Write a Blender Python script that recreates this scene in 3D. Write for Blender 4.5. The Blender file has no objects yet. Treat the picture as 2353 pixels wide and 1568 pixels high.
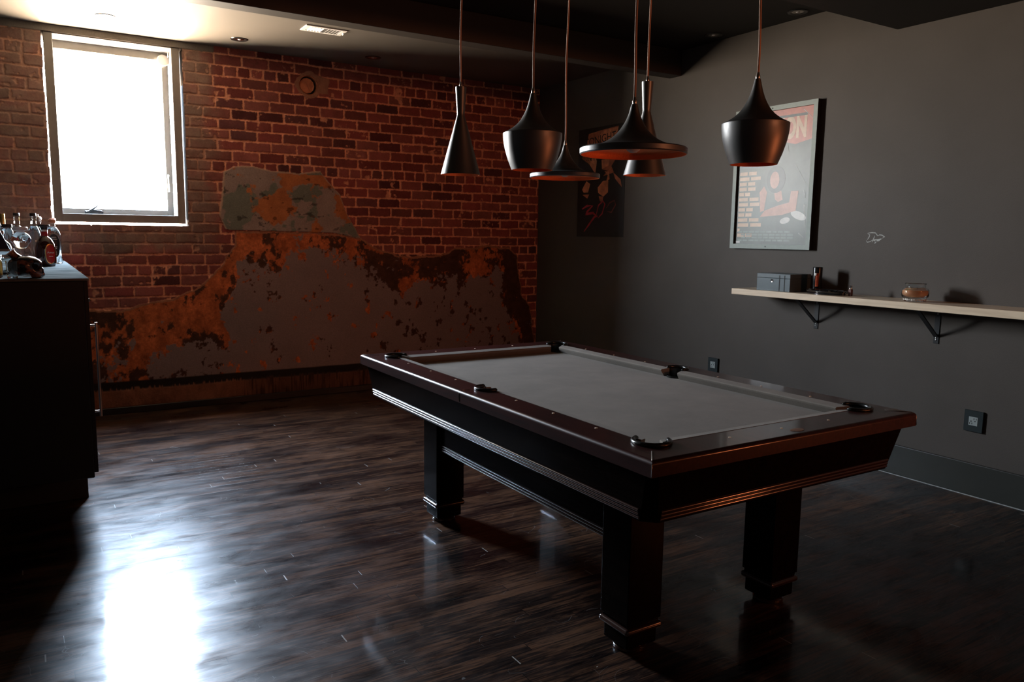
import bpy, bmesh, math, random
import numpy as np
from mathutils import Vector, Matrix
R = math.radians
PI = math.pi
scene = bpy.context.scene
COL = scene.collection
random.seed(7)

# ---------------------------------------------------------------- helpers
def nd(m, t, **k):
    n = m.node_tree.nodes.new(t)
    for a, v in k.items():
        setattr(n, a, v)
    return n

def mat(name, color=(.5, .5, .5), rough=.5, metal=0.0, spec=.5, coat=0.0, coat_rough=.1, trans=0.0, ior=1.45,
        var=0.0, vscale=8.0, bump=0.0, bscale=60.0, sheen=0.0, stretch=(1, 1, 1), thin=False):
    m = bpy.data.materials.new(name); m.use_nodes = True
    nt = m.node_tree; L = nt.links; b = nt.nodes['Principled BSDF']
    b.inputs['Base Color'].default_value = (*color, 1)
    b.inputs['Roughness'].default_value = rough
    b.inputs['Metallic'].default_value = metal
    b.inputs['Specular IOR Level'].default_value = spec
    b.inputs['Coat Weight'].default_value = coat
    b.inputs['Coat Roughness'].default_value = coat_rough
    b.inputs['Transmission Weight'].default_value = trans
    b.inputs['IOR'].default_value = ior
    b.inputs['Sheen Weight'].default_value = sheen
    if var > 0 or bump > 0:
        tc = nd(m, 'ShaderNodeTexCoord'); mp = nd(m, 'ShaderNodeMapping')
        mp.inputs['Scale'].default_value = stretch
        L.new(tc.outputs['Object'], mp.inputs['Vector'])
        if var > 0:
            n = nd(m, 'ShaderNodeTexNoise'); n.inputs['Scale'].default_value = vscale
            n.inputs['Detail'].default_value = 6
            L.new(mp.outputs[0], n.inputs['Vector'])
            r = nd(m, 'ShaderNodeValToRGB')
            r.color_ramp.elements[0].position = .3; r.color_ramp.elements[1].position = .7
            r.color_ramp.elements[0].color = (*[c*(1-var) for c in color], 1)
            r.color_ramp.elements[1].color = (*[min(1, c*(1+var)) for c in color], 1)
            L.new(n.outputs[0], r.inputs[0]); L.new(r.outputs[0], b.inputs['Base Color'])
        if bump > 0:
            n2 = nd(m, 'ShaderNodeTexNoise'); n2.inputs['Scale'].default_value = bscale
            n2.inputs['Detail'].default_value = 4
            L.new(mp.outputs[0], n2.inputs['Vector'])
            bp = nd(m, 'ShaderNodeBump'); bp.inputs['Strength'].default_value = bump
            bp.inputs['Distance'].default_value = .01
            L.new(n2.outputs[0], bp.inputs['Height']); L.new(bp.outputs[0], b.inputs['Normal'])
    return m

def link(o, parent=None):
    COL.objects.link(o)
    if parent is not None:
        o.parent = parent
    return o

def tag(o, label=None, cat=None, group=None, kind=None):
    if label: o['label'] = label
    if cat: o['category'] = cat
    if group: o['group'] = group
    if kind: o['kind'] = kind
    return o

def thing(name, label, cat, loc=(0, 0, 0), rotz=0, group=None):
    o = bpy.data.objects.new(name, None); link(o)
    o.location = loc; o.rotation_euler = (0, 0, rotz); o.empty_display_size = .05
    return tag(o, label, cat, group)

class MB:
    """collects geometry for one mesh"""
    def __init__(s): s.v = []; s.f = []
    def add(s, vs, fs):
        n = len(s.v); s.v += [tuple(p) for p in vs]; s.f += [tuple(i+n for i in f) for f in fs]; return s
    def box(s, a, b):
        x0, y0, z0 = a; x1, y1, z1 = b
        v = [(x0,y0,z0),(x1,y0,z0),(x1,y1,z0),(x0,y1,z0),(x0,y0,z1),(x1,y0,z1),(x1,y1,z1),(x0,y1,z1)]
        return s.add(v, [(0,3,2,1),(4,5,6,7),(0,1,5,4),(1,2,6,5),(2,3,7,6),(3,0,4,7)])
    def bbox(s, a, b, w=.003, seg=2):
        bm = bmesh.new()
        r = bmesh.ops.create_cube(bm, size=1)
        for v in bm.verts:
            v.co = Vector([(a[i]+b[i])/2 + v.co[i]*(b[i]-a[i]) for i in range(3)])
        bmesh.ops.bevel(bm, geom=list(bm.edges), offset=w, segments=seg, affect='EDGES', profile=.5)
        return s.bm(bm)
    def bm(s, bm, M=None):
        bm.verts.index_update()
        vs = [(M @ v.co if M else v.co.copy()) for v in bm.verts]
        s.add(vs, [[v.index for v in f.verts] for f in bm.faces]); bm.free(); return s
    def lathe(s, prof, c=(0, 0, 0), n=32, M=None, caps=False):
        vs = []; fs = []
        for (r, z) in prof:
            for k in range(n):
                a = 2*PI*k/n
                p = Vector((r*math.cos(a), r*math.sin(a), z))
                if M: p = M @ p
                vs.append(p + Vector(c))
        for i in range(len(prof)-1):
            for k in range(n):
                k2 = (k+1) % n
                fs.append((i*n+k, i*n+k2, (i+1)*n+k2, (i+1)*n+k))
        if caps:
            fs.append(tuple(range(n))[::-1]); fs.append(tuple((len(prof)-1)*n+k for k in range(n)))
        return s.add(vs, fs)
    def prism(s, poly, z0, z1, fn=None):
        n = len(poly)
        vs = [(x, y, z0) for x, y in poly] + [(x, y, z1) for x, y in poly]
        if fn: vs = [fn(*v) for v in vs]
        fs = [tuple(range(n))[::-1], tuple(range(n, 2*n))] + [(i, (i+1) % n, n+(i+1) % n, n+i) for i in range(n)]
        return s.add(vs, fs)
    def tube(s, pts, r, n=10, caps=True):
        pts = [Vector(p) for p in pts]; rs = r if isinstance(r, (list, tuple)) else [r]*len(pts)
        vs = []; up = None
        for i, p in enumerate(pts):
            t = (pts[min(i+1, len(pts)-1)] - pts[max(i-1, 0)]).normalized()
            if up is None:
                up = Vector((0, 0, 1)) if abs(t.z) < .9 else Vector((1, 0, 0))
            a = t.cross(up).normalized(); b = a.cross(t).normalized(); up = b
            for k in range(n):
                th = 2*PI*k/n
                vs.append(p + (a*math.cos(th)+b*math.sin(th))*rs[i])
        fs = [(i*n+k, i*n+(k+1) % n, (i+1)*n+(k+1) % n, (i+1)*n+k) for i in range(len(pts)-1) for k in range(n)]
        if caps:
            fs.append(tuple(range(n))[::-1]); fs.append(tuple((len(pts)-1)*n+k for k in range(n)))
        return s.add(vs, fs)
    def build(s, name, m, parent=None, smooth=False, angle=None):
        me = bpy.data.meshes.new(name); me.from_pydata(s.v, [], s.f); me.update()
        bm = bmesh.new(); bm.from_mesh(me); bmesh.ops.recalc_face_normals(bm, faces=list(bm.faces)); bm.to_mesh(me); bm.free()
        me.materials.append(m)
        if smooth:
            me.polygons.foreach_set('use_smooth', [True]*len(me.polygons))
            if angle is not None:
                try: me.set_sharp_from_angle(angle=R(angle))
                except Exception: pass
        o = bpy.data.objects.new(name, me); link(o, parent)
        if smooth == 'w':
            md = o.modifiers.new('wn', 'WEIGHTED_NORMAL'); md.weight = 100; md.keep_sharp = True
        return o

def structure(o): o['kind'] = 'structure'; return o

def text(s, size, m, parent, name, M, depth=.0006, align='CENTER', off=0.0):
    cu = bpy.data.curves.new(name, 'FONT'); cu.body = s; cu.size = size; cu.extrude = depth
    cu.offset = off; cu.align_x = align; cu.align_y = 'CENTER'
    tmp = bpy.data.objects.new('tmp', cu); COL.objects.link(tmp)
    dg = bpy.context.evaluated_depsgraph_get()
    me = bpy.data.meshes.new_from_object(tmp.evaluated_get(dg))
    bpy.data.objects.remove(tmp)
    me.name = name; me.materials.clear(); me.materials.append(m)
    me.transform(M)
    o = bpy.data.objects.new(name, me); link(o, parent)
    return o

# ---------------------------------------------------------------- dimensions
XR, YB, ZC = 4.735, 7.11, 3.05          # right wall, brick wall, ceiling
XL, YF = -2.6, -3.2                     # left wall, wall behind the camera
WX0, WX1, WZ0, WZ1 = .197, 1.203, 1.548, 3.0   # window opening in the brick
WT = .36                                # masonry thickness

# ---------------------------------------------------------------- materials
def wall_paint():
    m = mat('charcoal_wall_paint', (.105, .098, .088), rough=.50, spec=.18, bump=.08, bscale=220)
    nt = m.node_tree; L = nt.links; b = nt.nodes['Principled BSDF']
    tc = nd(m, 'ShaderNodeTexCoord'); sep = nd(m, 'ShaderNodeSeparateXYZ'); L.new(tc.outputs['Object'], sep.inputs[0])
    n = nd(m, 'ShaderNodeTexNoise'); n.inputs['Scale'].default_value = 1.6; n.inputs['Detail'].default_value = 5
    L.new(tc.outputs['Object'], n.inputs['Vector'])
    r = nd(m, 'ShaderNodeValToRGB')
    r.color_ramp.elements[0].position = .35; r.color_ramp.elements[0].color = (.088, .074, .062, 1)
    r.color_ramp.elements[1].position = .65; r.color_ramp.elements[1].color = (.102, .086, .073, 1)
    L.new(n.outputs[0], r.inputs[0]); L.new(r.outputs[0], b.inputs['Base Color'])
    return m
M_wall = wall_paint()
M_scuff_and_glint = mat('white_smear_and_glint', (.42, .42, .39), rough=.7, var=.25, vscale=60)
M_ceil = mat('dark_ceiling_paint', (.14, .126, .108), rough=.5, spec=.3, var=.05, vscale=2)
M_soff = mat('shaded_ceiling_paint', (.022, .020, .018), rough=.55, spec=.25)  # ceiling colour blackened to stand for the shade beyond the beam
M_beam = mat('dark_beam_paint', (.05, .043, .037), rough=.5, spec=.3)
M_base = mat('baseboard_paint', (.040, .040, .033), rough=.35, spec=.5, var=.08, vscale=5)
M_black = mat('satin_black', (.012, .012, .012), rough=.45)
M_back = mat('dark_room_paint', (.05, .045, .042), rough=.7)
M_frame = mat('taupe_window_paint', (.20, .185, .165), rough=.4, var=.06, vscale=20)
M_steel = mat('brushed_steel', (.55, .5, .46), rough=.28, metal=1, var=.05, vscale=120, stretch=(1, 1, .02))
M_chrome = mat('polished_chrome', (.75, .74, .72), rough=.12, metal=1)
M_cab = mat('black_cabinet_laminate', (.016, .015, .015), rough=.5, var=.1, vscale=6)
M_iron = mat('black_bracket_paint', (.02, .021, .022), rough=.35)
M_screw = mat('zinc_screw', (.6, .6, .6), rough=.3, metal=1)
M_leather = mat('black_pocket_leather', (.013, .014, .013), rough=.25, bump=.1, bscale=300)
M_sight = mat('brass_sight', (.80, .62, .42), rough=.4)
M_pwhite = mat('white_plastic', (.78, .77, .74), rough=.35)
M_vent = mat('white_vent_enamel', (.8, .78, .74), rough=.4)
M_outlet = mat('graphite_plate', (.022, .03, .03), rough=.35)
M_socket = mat('grey_socket_insert', (.33, .36, .34), rough=.4)
M_dark = mat('dark_slot', (.004, .004, .004), rough=.8)
M_shade = mat('black_spun_brass', (.020, .020, .019), rough=.42, spec=.5, coat=.7, coat_rough=.45, ior=1.85, bump=.03, bscale=400)
M_copper = mat('hammered_copper_lining', (1.0, .34, .13), rough=.55, metal=.3, bump=.35, bscale=120)
M_bulb = mat('frosted_bulb', (.62, .6, .58), rough=.45, coat=.3)
M_cord = mat('brown_fabric_cord', (.42, .26, .19), rough=.7, bump=.3, bscale=900)

def wood(name, c1, c2, rough=.3, coat=0.0, coat_rough=.1, stretch=(1, 14, 14), scale=3, spec=.5):
    m = mat(name, c1, rough, coat=coat, coat_rough=coat_rough, spec=spec)
    nt = m.node_tree; L = nt.links; b = nt.nodes['Principled BSDF']
    tc = nd(m, 'ShaderNodeTexCoord'); mp = nd(m, 'ShaderNodeMapping'); mp.inputs['Scale'].default_value = stretch
    L.new(tc.outputs['Object'], mp.inputs['Vector'])
    n = nd(m, 'ShaderNodeTexNoise'); n.inputs['Scale'].default_value = scale; n.inputs['Detail'].default_value = 8
    n.inputs['Distortion'].default_value = 1.2
    L.new(mp.outputs[0], n.inputs['Vector'])
    r = nd(m, 'ShaderNodeValToRGB')
    r.color_ramp.elements[0].position = .32; r.color_ramp.elements[1].position = .68
    r.color_ramp.elements[0].color = (*c1, 1); r.color_ramp.elements[1].color = (*c2, 1)
    L.new(n.outputs[0], r.inputs[0]); L.new(r.outputs[0], b.inputs['Base Color'])
    return m
M_rail = wood('mahogany_rail', (.018, .006, .005), (.040, .011, .009), rough=.35, spec=.2, coat=.38, coat_rough=.10, stretch=(14, 1, 14), scale=4)
M_apron = wood('dark_mahogany_apron', (.004, .003, .0025), (.008, .005, .004), rough=.16, spec=.05, coat=0.0, coat_rough=.2, stretch=(14, 1, 14))
M_ridge = wood('polished_reeding', (.03, .014, .011), (.05, .022, .016), rough=.18, coat=1, coat_rough=.07, stretch=(14, 1, 14), spec=.8)
M_shelf = wood('pale_maple_shelf', (.74, .56, .38), (.86, .68, .48), rough=.4, coat=.3, coat_rough=.25, stretch=(10, .8, 10), scale=4)
M_counter = wood('grey_stained_counter', (.02, .025, .026), (.20, .215, .21), rough=.6, spec=.0, stretch=(1.5, 16, 1), scale=3)

def cloth_mat():
    m = mat('grey_baize', (.17, .165, .175), rough=.95, spec=.02, sheen=.05)
    nt = m.node_tree; L = nt.links; b = nt.nodes['Principled BSDF']
    tc = nd(m, 'ShaderNodeTexCoord')
    n = nd(m, 'ShaderNodeTexNoise'); n.inputs['Scale'].default_value = 3; n.inputs['Detail'].default_value = 8; n.inputs['Roughness'].default_value = .7
    L.new(tc.outputs['Object'], n.inputs['Vector'])
    r = nd(m, 'ShaderNodeValToRGB')
    r.color_ramp.elements[0].position = .3; r.color_ramp.elements[0].color = (.170, .148, .125, 1)
    r.color_ramp.elements[1].position = .72; r.color_ramp.elements[1].color = (.235, .205, .173, 1)
    L.new(n.outputs[0], r.inputs[0])
    n2 = nd(m, 'ShaderNodeTexNoise'); n2.inputs['Scale'].default_value = 500
    L.new(tc.outputs['Object'], n2.inputs['Vector'])
    mx = nd(m, 'ShaderNodeMix', data_type='RGBA', blend_type='OVERLAY'); mx.inputs[0].default_value = .25
    L.new(r.outputs[0], mx.inputs[6]); L.new(n2.outputs[0], mx.inputs[7]); L.new(mx.outputs[2], b.inputs['Base Color'])
    bp = nd(m, 'ShaderNodeBump'); bp.inputs['Strength'].default_value = .15; bp.inputs['Distance'].default_value = .001
    L.new(n2.outputs[0], bp.inputs['Height']); L.new(bp.outputs[0], b.inputs['Normal'])
    return m
M_cloth = cloth_mat()

def floor_mat():
    m = bpy.data.materials.new('dark_oak_floorboards'); m.use_nodes = True
    nt = m.node_tree; L = nt.links; b = nt.nodes['Principled BSDF']
    tc = nd(m, 'ShaderNodeTexCoord'); sep = nd(m, 'ShaderNodeSeparateXYZ'); L.new(tc.outputs['Object'], sep.inputs[0])
    def math_(op, a, bb=None, c=None):
        n = nd(m, 'ShaderNodeMath', operation=op)
        for i, v in enumerate((a, bb, c)):
            if v is None: continue
            if isinstance(v, (int, float)): n.inputs[i].default_value = v
            else: L.new(v, n.inputs[i])
        return n.outputs[0]
    W = .0572
    yy = math_('DIVIDE', sep.outputs[1], W); row = math_('FLOOR', yy); fy = math_('FRACT', yy)
    wn = nd(m, 'ShaderNodeTexWhiteNoise', noise_dimensions='1D'); L.new(row, wn.inputs['W'])
    xo = math_('ADD', math_('DIVIDE', sep.outputs[0], 1.15), math_('MULTIPLY', wn.outputs[0], 7.3))
    col = math_('FLOOR', xo); fx = math_('FRACT', xo)
    cmb = nd(m, 'ShaderNodeCombineXYZ'); L.new(row, cmb.inputs[0]); L.new(col, cmb.inputs[1])
    wn2 = nd(m, 'ShaderNodeTexWhiteNoise', noise_dimensions='2D'); L.new(cmb.outputs[0], wn2.inputs['Vector'])
    # grain: stretched along the boards, offset per board
    off = nd(m, 'ShaderNodeCombineXYZ'); L.new(math_('MULTIPLY', wn2.outputs[0], 31), off.inputs[0]); L.new(math_('MULTIPLY', wn2.outputs[0], 17), off.inputs[2])
    add = nd(m, 'ShaderNodeVectorMath', operation='ADD'); L.new(tc.outputs['Object'], add.inputs[0]); L.new(off.outputs[0], add.inputs[1])
    mp = nd(m, 'ShaderNodeMapping'); mp.inputs['Scale'].default_value = (3.6, 48, 1); L.new(add.outputs[0], mp.inputs['Vector'])
    g = nd(m, 'ShaderNodeTexNoise'); g.inputs['Scale'].default_value = 1; g.inputs['Detail'].default_value = 9; g.inputs['Roughness'].default_value = .68; g.inputs['Distortion'].default_value = 1.5
    L.new(mp.outputs[0], g.inputs['Vector'])
    # worn patches in the stain
    w = nd(m, 'ShaderNodeTexNoise'); w.inputs['Scale'].default_value = 1.5; w.inputs['Detail'].default_value = 7; w.inputs['Roughness'].default_value = .62
    mp2 = nd(m, 'ShaderNodeMapping'); mp2.inputs['Scale'].default_value = (1.3, 3.2, 1); L.new(tc.outputs['Object'], mp2.inputs['Vector']); L.new(mp2.outputs[0], w.inputs['Vector'])
    t = math_('ADD', math_('MULTIPLY', g.outputs[0], .62), math_('ADD', math_('MULTIPLY', wn2.outputs[0], .09), math_('MULTIPLY', w.outputs[0], .42)))
    r = nd(m, 'ShaderNodeValToRGB'); e = r.color_ramp.elements
    e[0].position = .46; e[0].color = (.005, .003, .003, 1)
    e[1].position = .66; e[1].color = (.110, .050, .026, 1)
    k = e.new(.54); k.color = (.022, .0115, .008, 1)
    L.new(t, r.inputs[0])
    gap = math_('MAXIMUM', math_('GREATER_THAN', math_('ABSOLUTE', math_('SUBTRACT', fy, .5)), .478), math_('GREATER_THAN', math_('ABSOLUTE', math_('SUBTRACT', fx, .5)), .4988))
    mx = nd(m, 'ShaderNodeMix', data_type='RGBA'); L.new(gap, mx.inputs[0]); L.new(r.outputs[0], mx.inputs[6]); mx.inputs[7].default_value = (.004, .003, .003, 1)
    # pale worn end joints on some boards
    ej = math_('MULTIPLY', math_('LESS_THAN', fx, .0042), math_('GREATER_THAN', wn2.outputs[0], .82))
    mx2 = nd(m, 'ShaderNodeMix', data_type='RGBA'); L.new(ej, mx2.inputs[0]); L.new(mx.outputs[2], mx2.inputs[6]); mx2.inputs[7].default_value = (.30, .27, .24, 1)
    # fine scratches
    sc = nd(m, 'ShaderNodeTexVoronoi', feature='DISTANCE_TO_EDGE'); sc.inputs['Scale'].default_value = 3.1
    mp3 = nd(m, 'ShaderNodeMapping'); mp3.inputs['Rotation'].default_value = (0, 0, .6); mp3.inputs['Scale'].default_value = (1, 2.4, 1)
    dn = nd(m, 'ShaderNodeTexNoise'); dn.inputs['Scale'].default_value = 2
    L.new(tc.outputs['Object'], dn.inputs['Vector'])
    va = nd(m, 'ShaderNodeVectorMath', operation='ADD'); L.new(tc.outputs['Object'], va.inputs[0]); L.new(dn.outputs[1], va.inputs[1])
    L.new(va.outputs[0], mp3.inputs['Vector']); L.new(mp3.outputs[0], sc.inputs['Vector'])
    sn = nd(m, 'ShaderNodeTexNoise'); sn.inputs['Scale'].default_value = 7; L.new(tc.outputs['Object'], sn.inputs['Vector'])
    scr = math_('MULTIPLY', math_('LESS_THAN', sc.outputs[0], .004), math_('GREATER_THAN', sn.outputs[0], .60))
    mx3 = nd(m, 'ShaderNodeMix', data_type='RGBA'); L.new(math_('MULTIPLY', scr, .5), mx3.inputs[0]); L.new(mx2.outputs[2], mx3.inputs[6]); mx3.inputs[7].default_value = (.22, .21, .2, 1)
    L.new(mx3.outputs[2], b.inputs['Base Color'])
    rr = nd(m, 'ShaderNodeMapRange'); rr.inputs[1].default_value = .3; rr.inputs[2].default_value = .7; rr.inputs[3].default_value = .24; rr.inputs[4].default_value = .42
    L.new(w.outputs[0], rr.inputs[0]); L.new(rr.outputs[0], b.inputs['Roughness'])
    ws = nd(m, 'ShaderNodeTexNoise'); ws.inputs['Scale'].default_value = 5.5; ws.inputs['Detail'].default_value = 9; ws.inputs['Roughness'].default_value = .72; ws.inputs['Distortion'].default_value = .6
    mp4 = nd(m, 'ShaderNodeMapping'); mp4.inputs['Scale'].default_value = (.7, 1.5, 1); L.new(tc.outputs['Object'], mp4.inputs['Vector']); L.new(mp4.outputs[0], ws.inputs['Vector'])
    sr = nd(m, 'ShaderNodeMapRange'); sr.inputs[1].default_value = .36; sr.inputs[2].default_value = .64; sr.inputs[3].default_value = .06; sr.inputs[4].default_value = .34
    L.new(ws.outputs[0], sr.inputs[0]); L.new(sr.outputs[0], b.inputs['Specular IOR Level'])
    b.inputs['Coat Weight'].default_value = .40
    b.inputs['Coat Roughness'].default_value = .055
    b.inputs['Coat IOR'].default_value = 1.5
    hgt = math_('SUBTRACT', math_('MULTIPLY', g.outputs[0], .25), math_('MULTIPLY', gap, .5))
    hgt = math_('ADD', hgt, math_('MULTIPLY', wn2.outputs[0], .35))
    bp = nd(m, 'ShaderNodeBump'); bp.inputs['Strength'].default_value = .30; bp.inputs['Distance'].default_value = .0015
    L.new(hgt, bp.inputs['Height']); L.new(bp.outputs[0], b.inputs['Normal']); L.new(bp.outputs[0], b.inputs['Coat Normal'])
    return m
M_floor = floor_mat()

def glass(name, color, rough=.03):
    return mat(name, color, rough=rough, trans=1.0, ior=1.45)
M_glass = glass('clear_glass', (.93, .96, .97))
M_liner = mat('grey_jamb_paint', (.10, .095, .09), .6)
def thin_glass(name, tint=(1, 1, 1), refl=.04):
    m = bpy.data.materials.new(name); m.use_nodes = True; nt = m.node_tree; nt.nodes.clear()
    o = nt.nodes.new('ShaderNodeOutputMaterial'); t = nt.nodes.new('ShaderNodeBsdfTransparent'); g = nt.nodes.new('ShaderNodeBsdfGlossy'); mx = nt.nodes.new('ShaderNodeMixShader')
    t.inputs[0].default_value = (*tint, 1); g.inputs['Roughness'].default_value = .02; mx.inputs[0].default_value = refl
    nt.links.new(t.outputs[0], mx.inputs[1]); nt.links.new(g.outputs[0], mx.inputs[2]); nt.links.new(mx.outputs[0], o.inputs[0]); return m
M_pane = thin_glass('window_glass')

# ---------------------------------------------------------------- brick wall (height field with plaster remains)
def vnoise(x, z, s, seed):
    x = x*s + seed*17.13; z = z*s + seed*7.77
    xi = np.floor(x).astype(np.int64); zi = np.floor(z).astype(np.int64); fx = x-xi; fz = z-zi
    fx = fx*fx*(3-2*fx); fz = fz*fz*(3-2*fz)
    def h(a, b):
        n = (a*374761393 + b*668265263 + seed*982451653) & 0xffffffff
        n = ((n ^ (n >> 13))*1274126177) & 0xffffffff
        return ((n ^ (n >> 16)) & 0xffff)/65535.0
    return (h(xi, zi)*(1-fx)+h(xi+1, zi)*fx)*(1-fz) + (h(xi, zi+1)*(1-fx)+h(xi+1, zi+1)*fx)*fz
def fbm(x, z, s, seed, o=5, g=.55):
    t = 0; a = 1; n = 0
    for i in range(o):
        t = t + a*vnoise(x, z, s*2**i, seed+i*3); n += a; a *= g
    return t/n
def inpoly(x, z, P):
    c = np.zeros(x.shape, bool); n = len(P)
    for i in range(n):
        x1, z1 = P[i]; x2, z2 = P[(i+1) % n]
        if z1 == z2: continue
        k = ((z1 > z) != (z2 > z)) & (x < (x2-x1)*(z-z1)/(z2-z1)+x1)
        c ^= k
    return c
def sst(a, b, t):
    t = np.clip((t-a)/(b-a), 0, 1); return t*t*(3-2*t)
UP = [(1.48,1.92),(1.49,2.02),(1.58,2.07),(1.74,2.08),(1.89,2.05),(2.13,2.04),(2.34,2.07),(2.40,1.99),(2.52,1.87),(2.58,1.71),(2.68,1.54),(2.72,1.46),(2.44,1.512),(1.96,1.522),(1.56,1.525),(1.49,1.53),(1.44,1.64),(1.46,1.74)]
LO = [(-3.0,.88),(.10,.87),(.43,.87),(.64,.86),(.76,.89),(.89,.92),(1.06,.94),(1.2,1.01),(1.33,1.10),(1.46,1.23),(1.56,1.38),(1.58,1.522),(1.96,1.522),(2.44,1.512),(2.72,1.46),(2.9,1.36),(3.08,1.31),(3.24,1.29),(3.48,1.30),(3.65,1.34),(3.74,1.38),(3.97,1.38),(4.11,1.41),(4.37,1.38),(4.47,1.30),(4.5,1.08),(4.55,.87),(4.65,.76),(4.71,.43),(4.72,-.1),(-3.0,-.1)]

def brick_wall():
    xs = np.concatenate([np.arange(XL, -.2, .02), np.arange(-.2, XR+.001, .0052)]); xs[-1] = XR
    zs = np.linspace(0, ZC, 590)
    X, Z = np.meshgrid(xs, zs)
    nx, nz = len(xs), len(zs)
    # wavy coursing
    zz = Z + .007*(vnoise(X, Z, 1.3, 3)-.5) + .006*(vnoise(X, Z, 7, 5)-.5)
    xx = X + .008*(vnoise(X, Z, 6, 8)-.5)
    p = .088
    row = np.floor(zz/p).astype(int); fv = zz/p - row
    header = np.isin(row, [2, 8, 23, 32]) | ((row == 13) & (X < 1.7)) | ((row == 15) & (X >= 1.7))
    bl = np.where(header, .111, .226)
    rs = (np.sin(row*12.9898)*43758.5453) % 1.0
    offs = np.where(header, rs*.1, (row % 2)*.113 + (rs-.5)*.04)
    fu = (xx+5+offs)/bl; ci = np.floor(fu).astype(int); fu = fu-ci
    # vary the perp joints a little
    bid = row*1009 + ci*7 + header*31
    def rnd(k):
        return (np.sin(bid*12.9898*(k+1)+k*78.233)*43758.5453) % 1.0
    edge_n = (fbm(X, Z, 40, 11, 3)-.5)*.012 + (fbm(X, Z, 120, 15, 2)-.5)*.006
    du = np.minimum(fu, 1-fu)*bl; dv = np.minimum(fv, 1-fv)*p
    # rounded rectangle distance
    a = np.maximum(.009-(du-.006), 0); b_ = np.maximum(.009-(dv-.0055), 0)
    d = np.minimum(np.minimum(du-.006, dv-.0055), .009-np.sqrt(a*a+b_*b_)) + edge_n
    d = d - .004*(rnd(5) > .9)
    bm = sst(-.001, .0035, d)
    # missing chips
    chip = sst(.68, .74, fbm(X, Z, 9, 21, 4))
    bm = bm*(1-.75*chip*(fbm(X, Z, 30, 23, 2) > .5))
    tone = .62+.62*rnd(1); hue = rnd(2)
    br = np.stack([.255*tone, (.060+.030*hue)*tone, (.052+.022*hue)*tone], -1)
    dk = rnd(3) > .84
    br = np.where(dk[..., None], br*np.array([.50, .52, .62]), br)
    mot = fbm(X, Z, 14, 31, 5)[..., None]; br = br*(.72+.56*mot)
    sp = (fbm(X, Z, 55, 33, 3) > .74)[..., None]; br = np.where(sp, br*.75+np.array([.08, .04, .025])*.6, br)
    mo = np.array([.74, .36, .225])*(.66+.75*fbm(X, Z, 18, 41, 5))[..., None]
    col = mo*(1-bm[..., None]) + br*bm[..., None]
    ht = bm*(.009+.003*(rnd(4)-.5)) + .0022*(fbm(X, Z, 60, 51, 4)-.5)
    # mortar smeared over the bricks round the window and under it
    dx = np.maximum(np.maximum(WX0-X, X-WX1), 0); dz = np.maximum(np.maximum(WZ0-Z, Z-WZ1), 0)
    dw = np.sqrt(dx*dx+dz*dz)
    sm = 1-sst(.10, .30, dw + .28*(fbm(X, Z, 5, 61, 4)-.5))
    sm = np.maximum(sm, (X < .2)*(Z > 1.28)*1.0*sst(.34, .50, fbm(X, Z, 4, 63, 4)+.10))
    sm = sm*(.35+.65*fbm(X, Z, 13, 65, 4))
    sc = np.array([.235, .165, .130])*(.72+.6*fbm(X, Z, 22, 67, 4))[..., None]
    k = np.clip(sm*1.05, 0, .86)[..., None]
    col = col*(1-k)+sc*k; ht = ht*(1-.35*sm) + .004*sm
    # cement collar round the pipe stub
    cxp, czp = 2.246, 2.82
    rr = np.sqrt((X-cxp)**2+(Z-czp)**2)
    jit = .05*(fbm(X, Z, 14, 71, 3)-.5)
    collar = (rr+jit < .115) | ((X > 2.27) & (X < 2.44+jit) & (Z > 2.76+jit*.5) & (Z < 2.93-(X-2.27)*.25))
    col = np.where(collar[..., None], np.array([.33, .17, .11])*(.7+.6*fbm(X, Z, 30, 73, 4))[..., None], col)
    ht = np.where(collar, .009+.002*fbm(X, Z, 30, 74, 3), ht)
    # ---- plaster
    jx = X+.045*(fbm(X, Z, 9, 81, 4)-.5); jz = Z+.04*(fbm(X, Z, 9, 83, 4)-.5)
    lo = inpoly(jx, jz, LO); up = inpoly(X+.02*(fbm(X, Z, 12, 85, 3)-.5), Z+.015*(fbm(X, Z, 12, 86, 3)-.5), UP)
    lo_core = inpoly(jx, jz+.018, LO) & inpoly(jx-.012, jz, LO) & inpoly(jx+.012, jz, LO)
    up_core = inpoly(X, Z+.012, UP) & inpoly(X-.012, Z, UP) & inpoly(X+.012, Z, UP)
    ex = [q[0] for q in LO[:28]]; ez = [q[1] for q in LO[:28]]
    depth = np.interp(X, ex, ez)-Z
    depth = np.minimum(depth, (4.60-X)*.9+.1*(Z < .8))
    gray = np.array([.245, .185, .180])*(.88+.22*fbm(X, Z, 5, 91, 4))[..., None]*(.95+.1*fbm(X*1, Z*6, 30, 92, 3))[..., None]
    rust = np.array([.50, .140, .050])*(.55+.9*fbm(X, Z, 45, 98, 3, .7))[..., None]*(.40+1.05*fbm(X, Z*.6, 16, 93, 5))[..., None]
    brown = np.array([.075, .032, .020])*(.55+.9*fbm(X, Z, 24, 95, 4))[..., None]
    n_b = fbm(X, Z*.8, 26, 99, 5, .65)
    # brown versus rust under the paint
    bsel = fbm(X, Z*.8, 5.5, 97, 5) + .10*sst(2.5, 3.1, X) - .08*((X > 1.55) & (X < 2.3)) + .045*(X < 1.35)*(Z < .8)
    bk = sst(.46, .54, bsel + .52*(n_b-.5))[..., None]
    under = rust*(1-bk)+brown*bk
    # paint coverage
    n1 = fbm(X, Z*.85, 4.2, 101, 6, .62); n2 = fbm(X, Z, 16, 103, 5, .6)
    cov = sst(.04, .50, depth)*.86 - .30 + .10*sst(1.9, 2.3, X)*sst(3.0, 2.6, X)
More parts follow.
